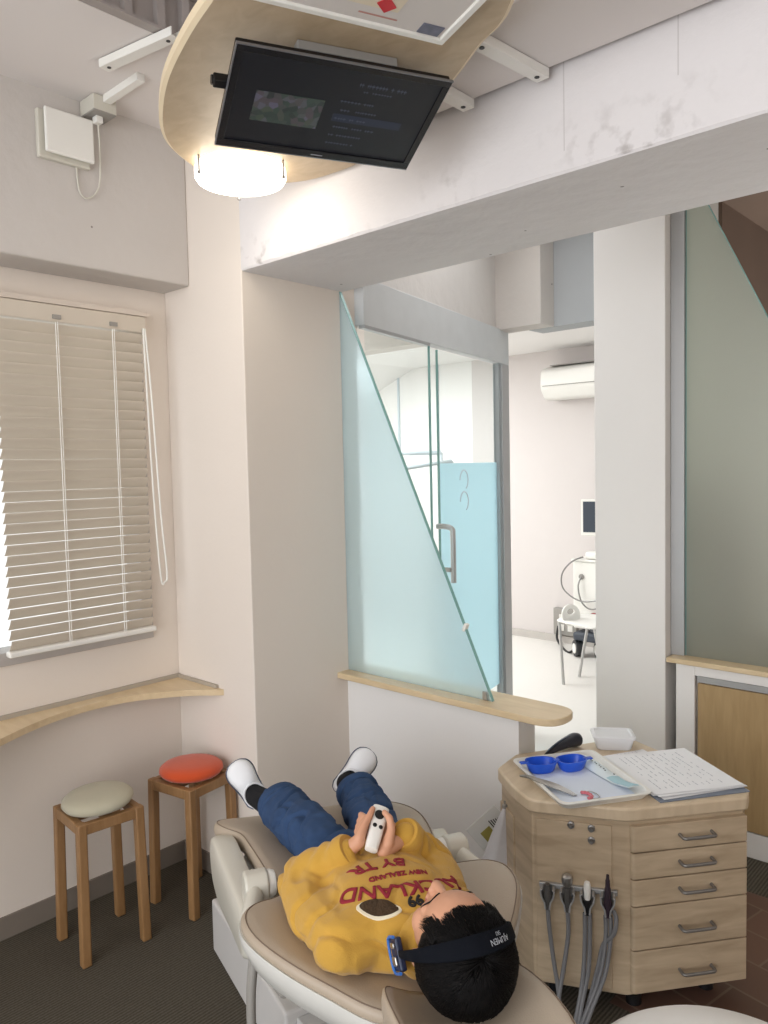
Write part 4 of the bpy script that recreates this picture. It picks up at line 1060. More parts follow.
# ------------------------------------------------------------------ operator stool, bottom right
OX, OY = -.385, 1.161
os_ = thing('operator_stool', 'white round operator stool at the front right corner', 'stool', (OX, OY, 0))
b = B(); lathe(b, (OX, OY, .53), [(0, 0), (.17, 0), (.205, .008), (.220, .03), (.218, .05), (.20, .064), (.14, .071), (0, .073)], n=64); obj('seat', b, plain('white vinyl', srgb(234, 232, 228), .4, var=.01), os_, smooth=True, angle=180)
b = B(); cyl(b, (OX, OY, .09), (OX, OY, .53), .025); obj('gas_column', b, steel, os_, smooth=True)
for k in range(5):
    a = 2*pi*k/5+.3; d = V((cos(a), sin(a), 0)); c = V((OX, OY, 0))
    b = B(); tube(b, [c+V((0, 0, .10)), c+d*.1+V((0, 0, .085)), c+d*.2+V((0, 0, .065))], [.018, .012], 10, 4); obj('leg', b, alu, os_, smooth=True)
    b = B(); p = c+d*.2; cyl(b, p+V((-d.y, d.x, 0))*-.015+V((0, 0, .026)), p+V((-d.y, d.x, 0))*.015+V((0, 0, .026)), .026); cyl(b, p+V((0, 0, .04)), p+V((0, 0, .07)), .008); obj('caster', b, bplastic, os_, smooth=True)

# ------------------------------------------------------------------ dental chair (u towards the feet, v to the right)
MPt = V((-1.294, 1.294, 0)); AU = V((-.87, .493, 0)); LV = V((.493, .87, 0))
def W(u, v, z): return MPt+AU*u+LV*v+V((0, 0, z))
dc = thing('dental_chair', 'reclined beige leather dental chair with white shell under the child', 'dental chair', (MPt.x, MPt.y, 0))
def sym(half): return [(u, v) for u, v in half]+[(u, -v) for u, v in half[::-1]]
def dense(poly, k=4):
    s = smoothpath([(x, y, 0) for x, y in poly+poly[:1]], k)[:-1]; return [(p.x, p.y) for p in s]
PROF = [(.90, -.055), (.97, -.048), (1.0, -.030), (1.0, -.016), (.985, -.004), (.95, .003), (.86, .006), (.6, .004), (.3, .002), (.02, .0)]
seat_o = dense([(-.08, -.18), (0, -.195), (.08, -.215), (.17, -.224), (.27, -.234), (.345, -.246), (.395, -.285), (.44, -.302), (.478, -.275), (.50, -.20), (.505, -.10), (.50, 0), (.49, .09), (.465, .16), (.42, .215), (.36, .25), (.28, .266), (.18, .258), (.08, .235), (0, .205), (-.08, .18)])
def seat_z(u, v):
    return .572-.085*max(0, u)**1.0*1.0 - .10*max(0, u-.44)*1.6 + .02*min(1, abs(v)/.3)**3
b = B(); cushion(b, seat_o, PROF, seat_z, W); obj('seat_cushion', b, leather, dc, smooth=True, angle=180)
back_o = dense(sym([(-.07, .16), (-.10, .235), (-.135, .285), (-.19, .308), (-.26, .296), (-.34, .247), (-.42, .18), (-.49, .12), (-.515, .06)]))
def back_z(u, v): return .582 + .045*min(1, abs(v)/.3)**2
PROFB = [(.92, -.036), (.975, -.031), (1.0, -.018), (1.0, -.010), (.985, -.002), (.95, .003), (.86, .006), (.6, .004), (.3, .002), (.02, .0)]
b = B(); cushion(b, back_o, PROFB, back_z, W); obj('backrest', b, leather, dc, smooth=True, angle=180)
def seam(outline, s, dz, zf, r=.0012):
    n = len(outline); cx = sum(p[0] for p in outline)/n; cy = sum(p[1] for p in outline)/n
    b = B(); P = []
    for x, y in outline+outline[:1]:
        X = cx+(x-cx)*s; Y = cy+(y-cy)*s; P.append(W(X, Y, zf(X, Y)+dz))
    tube(b, P, r, 6, 1); return b
obj('seat_seam', seam(seat_o, .968, .001, seat_z), leather_d, dc, smooth=True)
obj('backrest_seam', seam(back_o, .968, .001, back_z), leather_d, dc, smooth=True)
shell_m = plain('grey white shell', srgb(206, 204, 198), .35, var=.02)
# backrest shell
b = B(); cushion(b, back_o, [(.75, -.105), (.95, -.078), (1.005, -.046), (1.016, -.028), (1.012, -.020), (.99, -.020), (.93, -.030), (.5, -.033)], back_z, W); obj('back_shell', b, shell_m, dc, smooth=True, angle=60)
# seat pan
pan_o = dense(sym([(.40, .12), (.38, .22), (.28, .235), (.1, .21), (-.06, .18), (-.10, .1)]))
b = B(); cushion(b, pan_o, [(.6, -.16), (.85, -.145), (.98, -.11), (1.0, -.075), (.98, -.058), (.4, -.056)], seat_z, W); obj('seat_shell', b, wplastic, dc, smooth=True, angle=60)
# side covers
def side_cover(sg):
    prof = roundpoly([(.43, .49), (.405, .535), (.33, .548), (.14, .545), (.03, .548), (-.04, .55), (-.09, .53), (-.09, .47), (-.03, .435), (.12, .42), (.30, .395), (.40, .42)], .03, 4)
    if sg > 0: prof = [(min(u, .16+.1*u), z) for u, z in prof]
    b = B(); rings = []
    for vv, sc_ in ((.232, .97), (.237, 1.0), (.276, 1.0), (.287, .97), (.291, .90)):
        cu_ = .15; cz_ = .47
        r = []
        for u, z in prof:
            fl = .0+.026*max(0, u)/.4
            r.append(W(cu_+(u-cu_)*sc_, sg*(vv+fl-.03*(1 if u < .02 else 0)*0), cz_+(z-cz_)*sc_))
        rings.append(r)
    quadstrip(b, rings); return obj('side_cover', b, cplastic, dc, smooth=True, angle=50)
side_cover(-1); side_cover(1)
# pivots
def pivot(sg):
    b = B()
    c = W(0, sg*.247, .583)
    prof = roundpoly([(-.034, -.08), (.032, -.08), (.032, .012), (.022, .036), (-.018, .040), (-.036, .022)], .018, 5)
    quadstrip(b, [[c+AU*u+V((0, 0, z))+LV*(sg*o) for u, z in prof] for o in (-.026, .030)])
    pv_ = obj('pivot_arm', b, cplastic, dc, bev=.006)
    b = B(); lathe(b, c-LV*(sg*.026)+V((0, 0, .004)), [(0, 0), (.031, 0), (.031, .006), (.027, .016), (.015, .020), (0, .020)], axis=-LV*sg, n=28); obj('pivot_cap', b, wplastic, pv_, smooth=True)
    b = B(); lathe(b, c-LV*(sg*.0455)+V((0, 0, .004)), [(0, 0), (.008, 0), (.008, .003), (0, .003)], axis=-LV*sg, n=14); obj('cap_plug', b, bplastic, pv_, smooth=True)
    b = B(); P = [W(-.01, sg*.252, .575), W(-.05, sg*.262, .572), W(-.10, sg*.275, .566), W(-.15, sg*.262, .545)]
    S = smoothpath(P, 5); rings = []
    for i, p in enumerate(S):
        f = i/(len(S)-1); hh = .034-.012*f; rings.append([p+LV*(.022*cos(2*pi*k/16))+V((0, 0, hh*sin(2*pi*k/16))) for k in range(16)])
    quadstrip(b, rings); obj('back_link', b, cplastic, dc, smooth=True, angle=60)
pivot(-1); pivot(1)
# headrest
hr_o = dense([(-.505, -.075), (-.515, -.105), (-.56, -.118), (-.66, -.118), (-.75, -.112), (-.775, -.06), (-.78, .03), (-.775, .11), (-.74, .152), (-.65, .160), (-.56, .152), (-.52, .135), (-.505, .10), (-.50, .02)])
def hr_z(u, v): 
    q = (v-.02)/.13
    return .600+.050*min(1.2, abs(q))**2.2
HPROF = [(.88, -.070), (.97, -.060), (1.0, -.035), (1.0, -.015), (.985, .0), (.94, .008), (.84, .008), (.6, .003), (.3, .0), (.02, 0)]
b = B(); cushion(b, hr_o, HPROF, hr_z, W); obj('headrest', b, leather, dc, smooth=True, angle=180)
obj('headrest_seam', seam(hr_o, .955, .0065, hr_z), leather_d, dc, smooth=True)
b = B(); tube(b, [W(-.46, .02, .50), W(-.52, .02, .49), W(-.60, .02, .52)], .018, 10, 5); obj('headrest_bar', b, steel, dc, smooth=True)
# base boxes
p0 = W(.735, -.293, 0); e1_ = (AU*-.98+LV*.2).normalized(); e2_ = V((-e1_.y, e1_.x, 0))
if e2_.dot(LV) < 0: e2_ = -e2_
MB_ = Matrix(((e1_.x, e2_.x, 0, p0.x), (e1_.y, e2_.y, 0, p0.y), (0, 0, 1, 0), (0, 0, 0, 1)))
b = B(); box(b, (0, 0, 0), (.62, .40, .17), MB_, bev=.008); obj('base_box', b, plain('pale grey steel', srgb(206, 203, 200), .45, var=.015), dc)
b = B(); box(b, (.16, .06, .17), (.60, .36, .43), MB_, bev=.012); obj('lift_column', b, cplastic, dc)
b = B(); box(b, (.62, .03, 0), (.80, .34, .15), MB_, bev=.006); obj('foot_plate', b, plain('pale grey steel b', srgb(200, 198, 196), .45, var=.015), dc)
b = B(); box(b, (.66, .12, .1505), (.76, .20, .19), MB_, bev=.01); obj('foot_switch', b, bplastic, dc)
for k, (du, r_) in enumerate(((0, .0085), (.028, .010))):
    b = B(); tube(b, [W(-.005-du, -.262, .43), W(-.01-du, -.272, .34), W(-.015-du, -.272, .2), W(-.03-du, -.262, .07), W(-.06-du, -.20, .016), W(-.02-du, -.15, .014), W(.06-du, -.10, .014)], r_, 10, 6); obj('tube', b, gplastic, dc, smooth=True)
b = B(); tube(b, [W(-.06, -.255, .47), W(-.075, -.235, .42), W(-.13, -.215, .405), W(-.16, -.21, .44), W(-.155, -.21, .47)], .009, 10, 6); obj('hook', b, gplastic, dc, smooth=True)
b = B(); tube(b, [W(-.33, -.06, .47), W(-.36, -.09, .42), W(-.30, -.10, .34), W(-.20, -.08, .30), W(-.05, -.04, .30)], .014, 10, 6); tube(b, [W(-.40, -.02, .50), W(-.42, -.06, .44), W(-.36, -.08, .36)], .008, 8, 5); obj('linkage', b, steel, dc, smooth=True)
b = B(); tube(b, [W(-.41, -.10, .505), W(-.43, -.11, .47), W(-.45, -.07, .455), W(-.44, 0.0, .47)], .006, 8, 5); obj('release_lever', b, steel_d, dc, smooth=True)

# ------------------------------------------------------------------ the child
kid = thing('person', 'child lying on the dental chair in a mustard sweatshirt and jeans, holding a controller', 'person', tuple(W(0, 0, .58)))
HC = V((-.533, .028, .708)); al = radians(30)
Fh = V((sin(al), 0, cos(al))); Kh = V((-cos(al), 0, sin(al))); Sh = V((0, 1, 0))
rollm = Matrix.Rotation(radians(-3), 3, V((-cos(al), 0, sin(al))))
Fh = rollm @ Fh; Sh = rollm @ Sh
def HD(s, f, k): 
    p = HC+Sh*s+Fh*f+Kh*k; return W(p.x, p.y, p.z)
def hv(s, f, k):
    p = Sh*s+Fh*f+Kh*k; return AU*p.x+LV*p.y+V((0, 0, p.z))
b = B()
ell(b, HD(0, -.006, .018), hv(.073, 0, 0), hv(0, .090, 0), hv(0, 0, .080), 28, 18)      # cranium
ell(b, HD(0, .018, -.040), hv(.060, 0, 0), hv(0, .062, 0), hv(0, 0, .062), 24, 16)       # face
ell(b, HD(0, .045, -.082), hv(.026, 0, 0), hv(0, .026, 0), hv(0, 0, .020), 16, 12)       # chin
for sg in (-1, 1):
    ell(b, HD(sg*.036, .040, -.038), hv(.026, 0, 0), hv(0, .028, 0), hv(0, 0, .028), 16, 12)   # cheek
    ell(b, HD(sg*.030, .062, .004), hv(.026, 0, 0), hv(0, .012, 0), hv(0, 0, .009), 14, 10)  # brow
    ell(b, HD(sg*.031, .0655, -.013), hv(.015, 0, 0), hv(0, .009, 0), hv(0, 0, .008), 14, 10)  # closed lid
    ell(b, HD(sg*.074, -.008, -.018), hv(.007, 0, 0), hv(0, .017, 0), hv(0, 0, .027), 14, 10)  # ear
    ell(b, HD(sg*.010, .088, -.043), hv(.008, 0, 0), hv(0, .007, 0), hv(0, 0, .006), 12, 8)
chain(b, [HD(0, .074, -.004), HD(0, .086, -.026), HD(0, .094, -.040)], [.008, .0095, .0105])
ell(b, HD(0, .080, -.064), hv(.019, 0, 0), hv(0, .007, 0), hv(0, 0, .0045), 16, 8)
ell(b, HD(0, .078, -.0735), hv(.016, 0, 0), hv(0, .0075, 0), hv(0, 0, .005), 16, 8)
cap(b, HD(0, -.025, -.055), W(-.40, -.01, .645), .040, .042)
cap(b, W(-.40, -.015, .640), W(-.11, -.018, .630), .05, .045)
# arms inside the sleeves
shL, elL, wrL = W(-.375, -.145, .655), W(-.135, -.168, .652), W(-.196, -.088, .728)
shR, elR, wrR = W(-.345, .085, .655), W(-.145, .125, .650), W(-.188, .060, .736)
chain(b, [W(-.37, -.06, .65), shL, elL, wrL], [.045, .036, .028, .0175]); chain(b, [W(-.36, .04, .65), shR, elR, wrR], [.045, .036, .028, .0175])
# legs inside the jeans
knL, anL = W(.19, -.110, .628), W(.39, -.135, .604); knR, anR = W(.195, .080, .630), W(.42, .110, .602)
chain(b, [W(-.08, -.06, .628), W(.0, -.075, .632), knL, anL], [.040, .045, .040, .028]); chain(b, [W(-.08, .02, .628), W(.0, .05, .632), knR, anR], [.040, .045, .040, .028])
cap(b, W(-.12, -.02, .630), W(-.08, -.02, .628), .042, .042)
# feet (inside the shoes)
cap(b, W(.415, -.155, .600), W(.460, -.205, .645), .024, .020); cap(b, W(.425, .110, .602), W(.455, .145, .640), .024, .020)
# hands round the controller
cB, cTt = W(-.232, -.036, .748), W(-.168, .006, .797)
cd_ = (cTt-cB).normalized(); cn = V((0, 0, 1))*.62-AU*.78; cn = (cn-cd_*cn.dot(cd_)).normalized(); cs = cd_.cross(cn)
if cs.dot(LV) < 0: cs = -cs
cc = (cB+cTt)/2; cl = (cTt-cB).length
def CP(s, n, d): return cc+cs*s+cn*n+cd_*d        # s right, n towards the viewer, d up along the controller
def hand(sg, wrist):
    # palm presses against the side of the controller
    p_in = CP(sg*.024, -.008, -.022)
    ell(b, CP(sg*.027, -.009, -.018), cs*.0095, cn*.015, cd_*.026, 18, 12)
    cap(b, wrist, CP(sg*.029, -.011, -.036), .0165, .0155)
    ds = (.022, .008, -.006, -.019)
    for k, d0 in enumerate(ds):
        L = (.95, 1.05, 1.0, .85)[k]; off = 0 if sg < 0 else .004
        base = CP(sg*.031, -.004, d0-.004+off); k1 = CP(sg*.037, -.018*L, d0+.006+off); k2 = CP(sg*.022, -.034*L, d0+.010+off); tip = CP(-sg*.006*L, -.028, d0+.008+off)
        chain(b, [CP(sg*.030, -.006, d0-.014+off), base, k1, k2, tip], [.0080, .0076, .0070, .0064, .0056])
    if sg < 0:
        chain(b, [CP(-.030, .0, -.030), CP(-.028, .008, -.006), CP(-.0225, .012, .014), CP(-.0195, .0125, .034)], [.012, .0092, .0078, .0062])
    else:
        chain(b, [CP(.032, .002, -.022), CP(.030, .013, .004), CP(.020, .020, .022), CP(.006, .0205, .030)], [.012, .0092, .0078, .0064])
hand(-1, wrL); hand(1, wrR)
body_me = vox(b, .0030, 3)
body_o = objm('body', body_me, skin, kid)

# eyebrows, lash lines, lips
bvhb = BVHTree.FromPolygons([W(0, 0, 0)*0+v.co for v in [type('q', (), {'co': MW[kid.name] @ v.co})() for v in body_me.vertices]], [p.vertices[:] for p in body_me.polygons])
def on_face(s, k, lift=.0006):
    o = HD(s, .2, k); d = -hv(0, 1, 0).normalized(); h = bvhb.ray_cast(o, d)
    return (h[0] - d*lift) if h[0] else HD(s, .07, k)
for sg in (-1, 1):
    b = B(); P = [on_face(sg*x, k) for x, k in ((.013, .006), (.022, .0105), (.034, .0115), (.046, .006), (.051, .001))]; tube(b, P, [.0022, .0012], 8, 5)
    obj('eyebrow', b, hair_m, kid, smooth=True)
    b = B(); P = [on_face(sg*x, k) for x, k in ((.018, -.0165), (.025, -.0200), (.033, -.0205), (.041, -.0185), (.047, -.0140))]; tube(b, P, .0010, 6, 5)
    obj('eyelashes', b, hair_m, kid, smooth=True)
b = B(); P = [on_face(x, k) for x, k in ((-.018, -.0685), (-.009, -.0690), (0, -.0695), (.009, -.0690), (.018, -.0685))]; tube(b, P, .0028, 8, 5); obj('lips', b, plain('lips', srgb(176, 104, 92), .4), kid, smooth=True)

# hair: a close cap plus fine straight strands combed away from the crown
def cran(th, ph, r):
    d = V((sin(ph)*cos(th), sin(ph)*sin(th), cos(ph)))
    return (d.x*.084*r, -.024+d.y*.088*r, .028+d.z*.083*r)
b = B()
ell(b, HD(0, -.024, .028), hv(.084, 0, 0), hv(0, .086, 0), hv(0, 0, .082), 36, 24)
ell(b, HD(0, -.040, -.005), hv(.079, 0, 0), hv(0, .066, 0), hv(0, 0, .070), 28, 18)
ch = vox(b, .004, 4, lambda co, n: n*.002*noise.noise(co*60))
b = bmesh.new(); b.from_mesh(ch); bpy.data.meshes.remove(ch)
rs = random.Random(11)
def strand(P, r):
    S = [V(p) for p in P]; rings = []
    for i, p in enumerate(S):
        t = (S[min(i+1, len(S)-1)]-S[max(i-1, 0)]).normalized(); u_ = t.orthogonal().normalized(); w_ = t.cross(u_)
        rad = r*(1-.85*i/(len(S)-1)); rings.append([p+u_*rad, p+(-u_*.5+w_*.87)*rad, p+(-u_*.5-w_*.87)*rad])
    quadstrip(b, rings)
ni = 0
while ni < 5200:
    th = rs.uniform(0, 2*pi); ph = math.acos(rs.uniform(-.45, 1)); fr_ = sin(th)
    edge = 1.75 if fr_ < .2 else 1.75-.75*min(1, (fr_-.2)/.5)      # lower edge of the hair: higher over the forehead
    if ph > edge-.05: continue
    ni += 1
    dp = min(rs.uniform(.30, .55), edge-ph+rs.uniform(-.02, .14)); clump = noise.noise(V((th*3, ph*3, 0)))*.35; dth = rs.uniform(-.06, .06)+clump*.6
    P = []
    for q in range(5):
        f_ = q/4; P.append(HD(*cran(th+dth*f_, ph+dp*f_, 1.0+.06*math.sin(f_*2.0)+rs.uniform(0, .006)+.16*f_*abs(clump))))
    strand(P, .0013)
for k in range(420):      # fringe
    s_ = rs.uniform(-.070, .066); f0 = .058*math.sqrt(max(0, 1-(s_/.084)**2)); c_ = .006*sin(s_*140)
    sw = rs.uniform(-.004, .004)
    strand([HD(s_, f0*.72-.010, .080), HD(s_+sw*.3, f0*.95-.002, .062), HD(s_+sw*.7, f0+.003+rs.uniform(0, .004), .046), HD(s_+sw+c_*.5, f0+.004+rs.uniform(0, .005), .031+c_+rs.uniform(-.006, .006)+.012*max(0, 1-abs(s_+.012)/.03))], .0014)
hme = bpy.data.meshes.new('hair'); b.to_mesh(hme); b.free()
objm('hair', hme, hair_m, kid, smooth=True, angle=180)

# sweatshirt
b = B()
tors = [(-.445, .055, .046, .655, -.0), (-.430, .080, .056, .652, -.008), (-.405, .112, .065, .650, -.015), (-.37, .135, .074, .652, -.022), (-.30, .138, .080, .655, -.025), (-.20, .130, .074, .650, -.025), (-.12, .125, .066, .643, -.022), (-.075, .120, .058, .638, -.02), (-.06, .10, .048, .634, -.02)]
rings = []
for u, hw, hh, zc, v0 in tors:
    r = []
    for k in range(32):
        a = 2*pi*k/32; ca, sa = cos(a), sin(a)
        r.append(W(u, v0+hw*math.copysign(abs(ca)**.8, ca), zc+hh*math.copysign(abs(sa)**.85, sa)))
    rings.append(r)
quadstrip(b, rings)
chain(b, [W(-.37, -.09, .656), W(-.385, -.138, .650), W(-.26, -.165, .645), elL, wrL.lerp(elL, .0)], [.062, .058, .055, .052, .034])
chain(b, [W(-.36, .04, .656), W(-.35, .085, .650), W(-.24, .115, .648), elR, wrR.lerp(elR, -.02)], [.062, .058, .053, .049, .033])
cap(b, W(-.41, -.002, .652), W(-.455, .005, .662), .056, .050)
sleeves = [(elL, wrL), (elR, wrR)]
def shirt_fn(co, n):
    d = n*0
    w_ = noise.noise(V((co.x*9, co.y*9, co.z*9)))*.006 + noise.noise(co*30+V((3, 1, 7)))*.0022
    rd = abs(noise.noise(V((co.x*11+co.y*5, co.y*9-co.x*4, co.z*8))+V((5, 2, 1)))); w_ -= .009*max(0, 1-rd*8)
    if (co-W(-.33, -.02, .72)).length < .13: w_ *= .45
    # ring folds on the forearms and near the elbows
    for e_, wr in sleeves:
        ax = wr-e_; t = (co-e_).dot(ax)/ax.length_squared; dist = (co-(e_+ax*max(-.4, min(1, t)))).length
        k = max(0, 1-dist/.085)
        w_ += k*.0042*sin(t*21+noise.noise(co*13)*6)
    return n*w_
shirt_me = vox(b, .0042, 4, shirt_fn)
shirt = objm('sweatshirt', shirt_me, yellow, kid)
for (e_, wr, nm) in ((elL, wrL, 'cuff'), (elR, wrR, 'cuff')):
    b = B(); ax = (wr-e_).normalized(); c0 = wr.lerp(e_, .06); lathe(b, c0, [(.0, 0), (.034, 0), (.0375, .004), (.0370, .020), (.033, .027), (.024, .027), (0, .020)], axis=ax, n=24); obj('cuff', b, yellow, kid, smooth=True)
b = B(); cap(b, W(-.445, .0, .656), W(-.460, .004, .662), .060, .055)
objm('collar', vox(b, .004, 4, lambda co, n: n*.003*noise.noise(co*50)), yellow, kid)
# prints dropped on to the shirt surface
wv = [MW[kid.name] @ v.co for v in shirt_me.vertices]
bvhs = BVHTree.FromPolygons(wv, [p.vertices[:] for p in shirt_me.polygons])
def on_shirt(u, v, lift):
    o = W(u, v, 1.2); h = bvhs.ray_cast(o, V((0, 0, -1)))
    return h[0]+V((0, 0, lift)) if h[0] else W(u, v, .72)
def shirt_text(body, size, u0, v0, radius, mat, name, bold=.0, lift=.0022, squash=1.0):
    """letters on an arc; reads the right way up for someone at the child's feet looking at the head"""
    bm = text_mesh(body, size, 0, bold)
    bmesh.ops.triangulate(bm, faces=bm.faces)
    for _ in range(2):
        es = [e for e in bm.edges if e.calc_length() > .006]
        if es: bmesh.ops.subdivide_edges(bm, edges=es, cuts=1)
        bmesh.ops.triangulate(bm, faces=bm.faces)
    for v in bm.verts:
        x, y = v.co.x, v.co.y*squash
        if radius:
            a = x/abs(radius)
            if radius > 0: X = (radius+y)*sin(a); Y = (radius+y)*cos(a)-radius
            else: R_ = -radius; X = (R_-y)*sin(a); Y = R_-(R_-y)*cos(a)
        else: X, Y = x, y
        v.co = on_shirt(u0-Y, v0-X, lift)
    g = bmesh.ops.extrude_face_region(bm, geom=bm.faces[:]); 
    for v in [q for q in g['geom'] if isinstance(q, bmesh.types.BMVert)]: v.co.z -= .003
    return obj(name, bm, mat, kid)
shirt_text('AUCKLAND', .046, -.352, -.006, .20, maroon, 'chest_lettering', bold=.0010)
shirt_text('NEW ZEALAND', .0175, -.316, -.008, 0, maroon, 'chest_lettering', bold=.0003)
shirt_text('BY TR', .048, -.258, -.036, -.22, maroon, 'chest_lettering', bold=.0010)
shirt_text('99', .032, -.388, .000, 0, nearblack, 'chest_number', bold=.0010)
def patch(scale, lift, mat, name):
    pl, pr = V((-.366, -.103)), V((-.396, -.030)); c = (pl+pr)/2; d = (pr-pl).normalized(); nn = V((-1, -.0)); nn = (nn-d*nn.dot(d)).normalized()
    hw = (pr-pl).length/2*scale; hh = .030*scale
    bm = B(); ctr = bm.verts.new(on_shirt(*(c+nn*hh*.45), lift)); ringv = []
    for lay in (.35, .7, 1.0):
        r = []
        for k in range(28):
            a = 2*pi*k/28; x = hw*cos(a); y = hh*.45+(sin(a)*hh*.62 if sin(a) > 0 else sin(a)*hh*.5)
            q = c+d*(x*lay)+nn*(hh*.45+(y-hh*.45)*lay); r.append(bm.verts.new(on_shirt(q.x, q.y, lift)))
        ringv.append(r)
    for k in range(28): bm.faces.new((ctr, ringv[0][k], ringv[0][(k+1) % 28]))
    for a, b_ in zip(ringv[:-1], ringv[1:]):
        for k in range(28): bm.faces.new((a[k], b_[k], b_[(k+1) % 28], a[(k+1) % 28]))
    g = bmesh.ops.extrude_face_region(bm, geom=bm.faces[:])
    for v in [q for q in g['geom'] if isinstance(q, bmesh.types.BMVert)]: v.co.z -= .004
    return obj(name, bm, mat, kid, smooth=True)
patch(1.10, .0020, creamthread, 'patch_border'); patch(.95, .0030, brownpatch, 'patch')

# jeans
b = B()
chain(b, [W(-.06, -.05, .636), W(.0, -.075, .636), knL.lerp(W(.035, -.078, .64), .3)+V((0, 0, .004)), knL, W(.30, -.118, .617), W(.34, -.122, .612)], [.060, .066, .067, .066, .062, .062])
chain(b, [W(-.06, .03, .636), W(.0, .050, .636), knR.lerp(W(.035, .062, .64), .3)+V((0, 0, .004)), knR, W(.28, .095, .619), W(.315, .098, .613)], [.060, .064, .064, .064, .060, .060])
cap(b, W(-.09, -.07, .632), W(-.09, .035, .632), .058, .058); cap(b, W(-.045, -.055, .634), W(-.045, .025, .634), .058, .058)
legs = [(W(.0, -.075, .64), W(.37, -.125, .606)), (W(.0, .050, .64), W(.36, .103, .607))]
def jean_fn(co, n):
    w_ = noise.noise(V((co.x*15, co.y*15, co.z*15)))*.008+noise.noise(co*42)*.003
    rd = abs(noise.noise(V((co.x*13-co.y*6, co.y*10+co.x*5, co.z*9))+V((2, 8, 4)))); w_ -= .009*max(0, 1-rd*8)
    for e_, wr in legs:
        ax = wr-e_; t = (co-e_).dot(ax)/ax.length_squared; dist = (co-(e_+ax*max(0, min(1, t)))).length
        k = max(0, 1-dist/.10)*(.35+max(0, min(1, (t-.35)*1.8)))
        w_ += k*.0095*sin(t*19+noise.noise(co*12)*3.5)
    return n*w_
objm('jeans', vox(b, .0045, 5, jean_fn), denim, kid)
# hems
for a0, a1, r in ((W(.300, -.117, .617), W(.372, -.125, .606), .061), (W(.292, .095, .619), W(.36, .101, .608), .060)):
    b = B(); ax = (a1-a0).normalized(); c0 = a0+ax*.035; N = 30; d, u_, w_ = frame(ax)
    P = [(r*.90, -.006), (r*1.0, .0), (r*1.03, .012), (r*1.03, .030), (r*1.0, .036), (r*.93, .034), (r*.80, .020)]
    rings = [[c0+d*h+(u_*cos(2*pi*i/N)+w_*sin(2*pi*i/N))*rad*(1+.04*sin(3*2*pi*i/N+1)) for i in range(N)] for rad, h in P]
    quadstrip(b, rings, True, False, False); quadstrip(b, [[p-d*.0 for p in rings[-1]], [c0+d*.01+(p-c0)*.3 for p in rings[-1]]], True, False, True)
    obj('hem', b, denim, kid, smooth=True)
# socks and shoes
def foot(side, ank, heel, toe, upv):
    ax = (toe-heel); L = ax.length; ax.normalize(); up_ = (upv-ax*upv.dot(ax)).normalized(); sd_ = ax.cross(up_)
    op = heel+ax*(L*.24)+up_*.046      # where the foot leaves the shoe
    b = B(); d_ = (ank-(W(.19, -.11, .63) if side == 'l' else W(.19, .08, .63))).normalized()
    chain(b, [ank-d_*.13, ank-d_*.02, op, heel+ax*(L*.42)+up_*.030], [.036, .035, .030, .026])
    objm('sock', vox(b, .003, 3), sock_m, kid)
    # outline half widths along the foot
    st = [(0, .014), (.03, .024), (.12, .031), (.3, .031), (.5, .033), (.68, .0385), (.82, .0385), (.92, .031), (.98, .018), (1.0, .006)]
    ht = [(0, .034), (.03, .042), (.07, .040), (.14, .032), (.3, .030), (.42, .036), (.52, .047), (.60, .049), (.7, .044), (.84, .034), (.93, .027), (.98, .020), (1, .014)]
    def ip(tab, t):
        for (a, x), (c, y) in zip(tab, tab[1:]):
            if a <= t <= c: return x+(y-x)*(t-a)/(c-a)
        return tab[-1][1]
    def station(t, hscale, wscale, zb):
        c = heel+ax*(L*t); w_ = ip(st, t)*wscale; h_ = ip(ht, t)*hscale
        r = []
        for k in range(20):
            a = 2*pi*k/20; x = w_*math.copysign(abs(cos(a))**.75, cos(a)); s_ = sin(a); y = zb+(h_*s_**.8 if s_ > 0 else s_*.004)
            r.append(c+sd_*x+up_*y)
        return r
    ts = [0, .015, .03, .07, .12, .2, .3, .38, .46, .54, .62, .7, .78, .85, .91, .95, .98, 1.0]
    b = B(); quadstrip(b, [station(t, 1, 1, .012) for t in ts]); sh_ = obj('shoe', b, canvas, kid, smooth=True, angle=180)
    b = B()
    sole = [[heel+ax*(L*t)+sd_*(sg*ip(st, t)*1.06) for t in ts] for sg in (1, -1)]
    pl = sole[0]+sole[1][::-1]
    quadstrip(b, [[p-up_*.006 for p in pl], [p+up_*.012 for p in pl]]); obj('sole', b, rubber_w, sh_, bev=.003)
    b = B(); tube(b, [p+up_*.0135 for p in pl+pl[:1]], .0016, 6, 1); obj('sole_line', b, navyline, sh_, smooth=True)
    # opening where the foot goes in
    b = B(); P = [heel+ax*(L*(.27+.24*cos(a)))+sd_*(.0300*sin(a))+up_*(.048+.011*cos(a)+.004*cos(2*a)) for a in [2*pi*k/20 for k in range(21)]]
    tube(b, P, .0035, 8, 1); obj('shoe_collar', b, canvas, sh_, smooth=True)
foot('l', W(.415, -.155, .600), W(.458, -.166, .578), W(.492, -.236, .700), (W(.20, -.22, .75)-W(.5, -.2, .64)))
foot('r', W(.425, .110, .602), W(.458, .066, .574), W(.478, .180, .680), (W(.20, .10, .80)-W(.5, .12, .63)))
b = B(); tube(b, [W(.415, .098, .637), W(.425, .110, .640), W(.42, .120, .637)], .004, 6, 4); obj('sock_badge', b, red_m, kid, smooth=True)

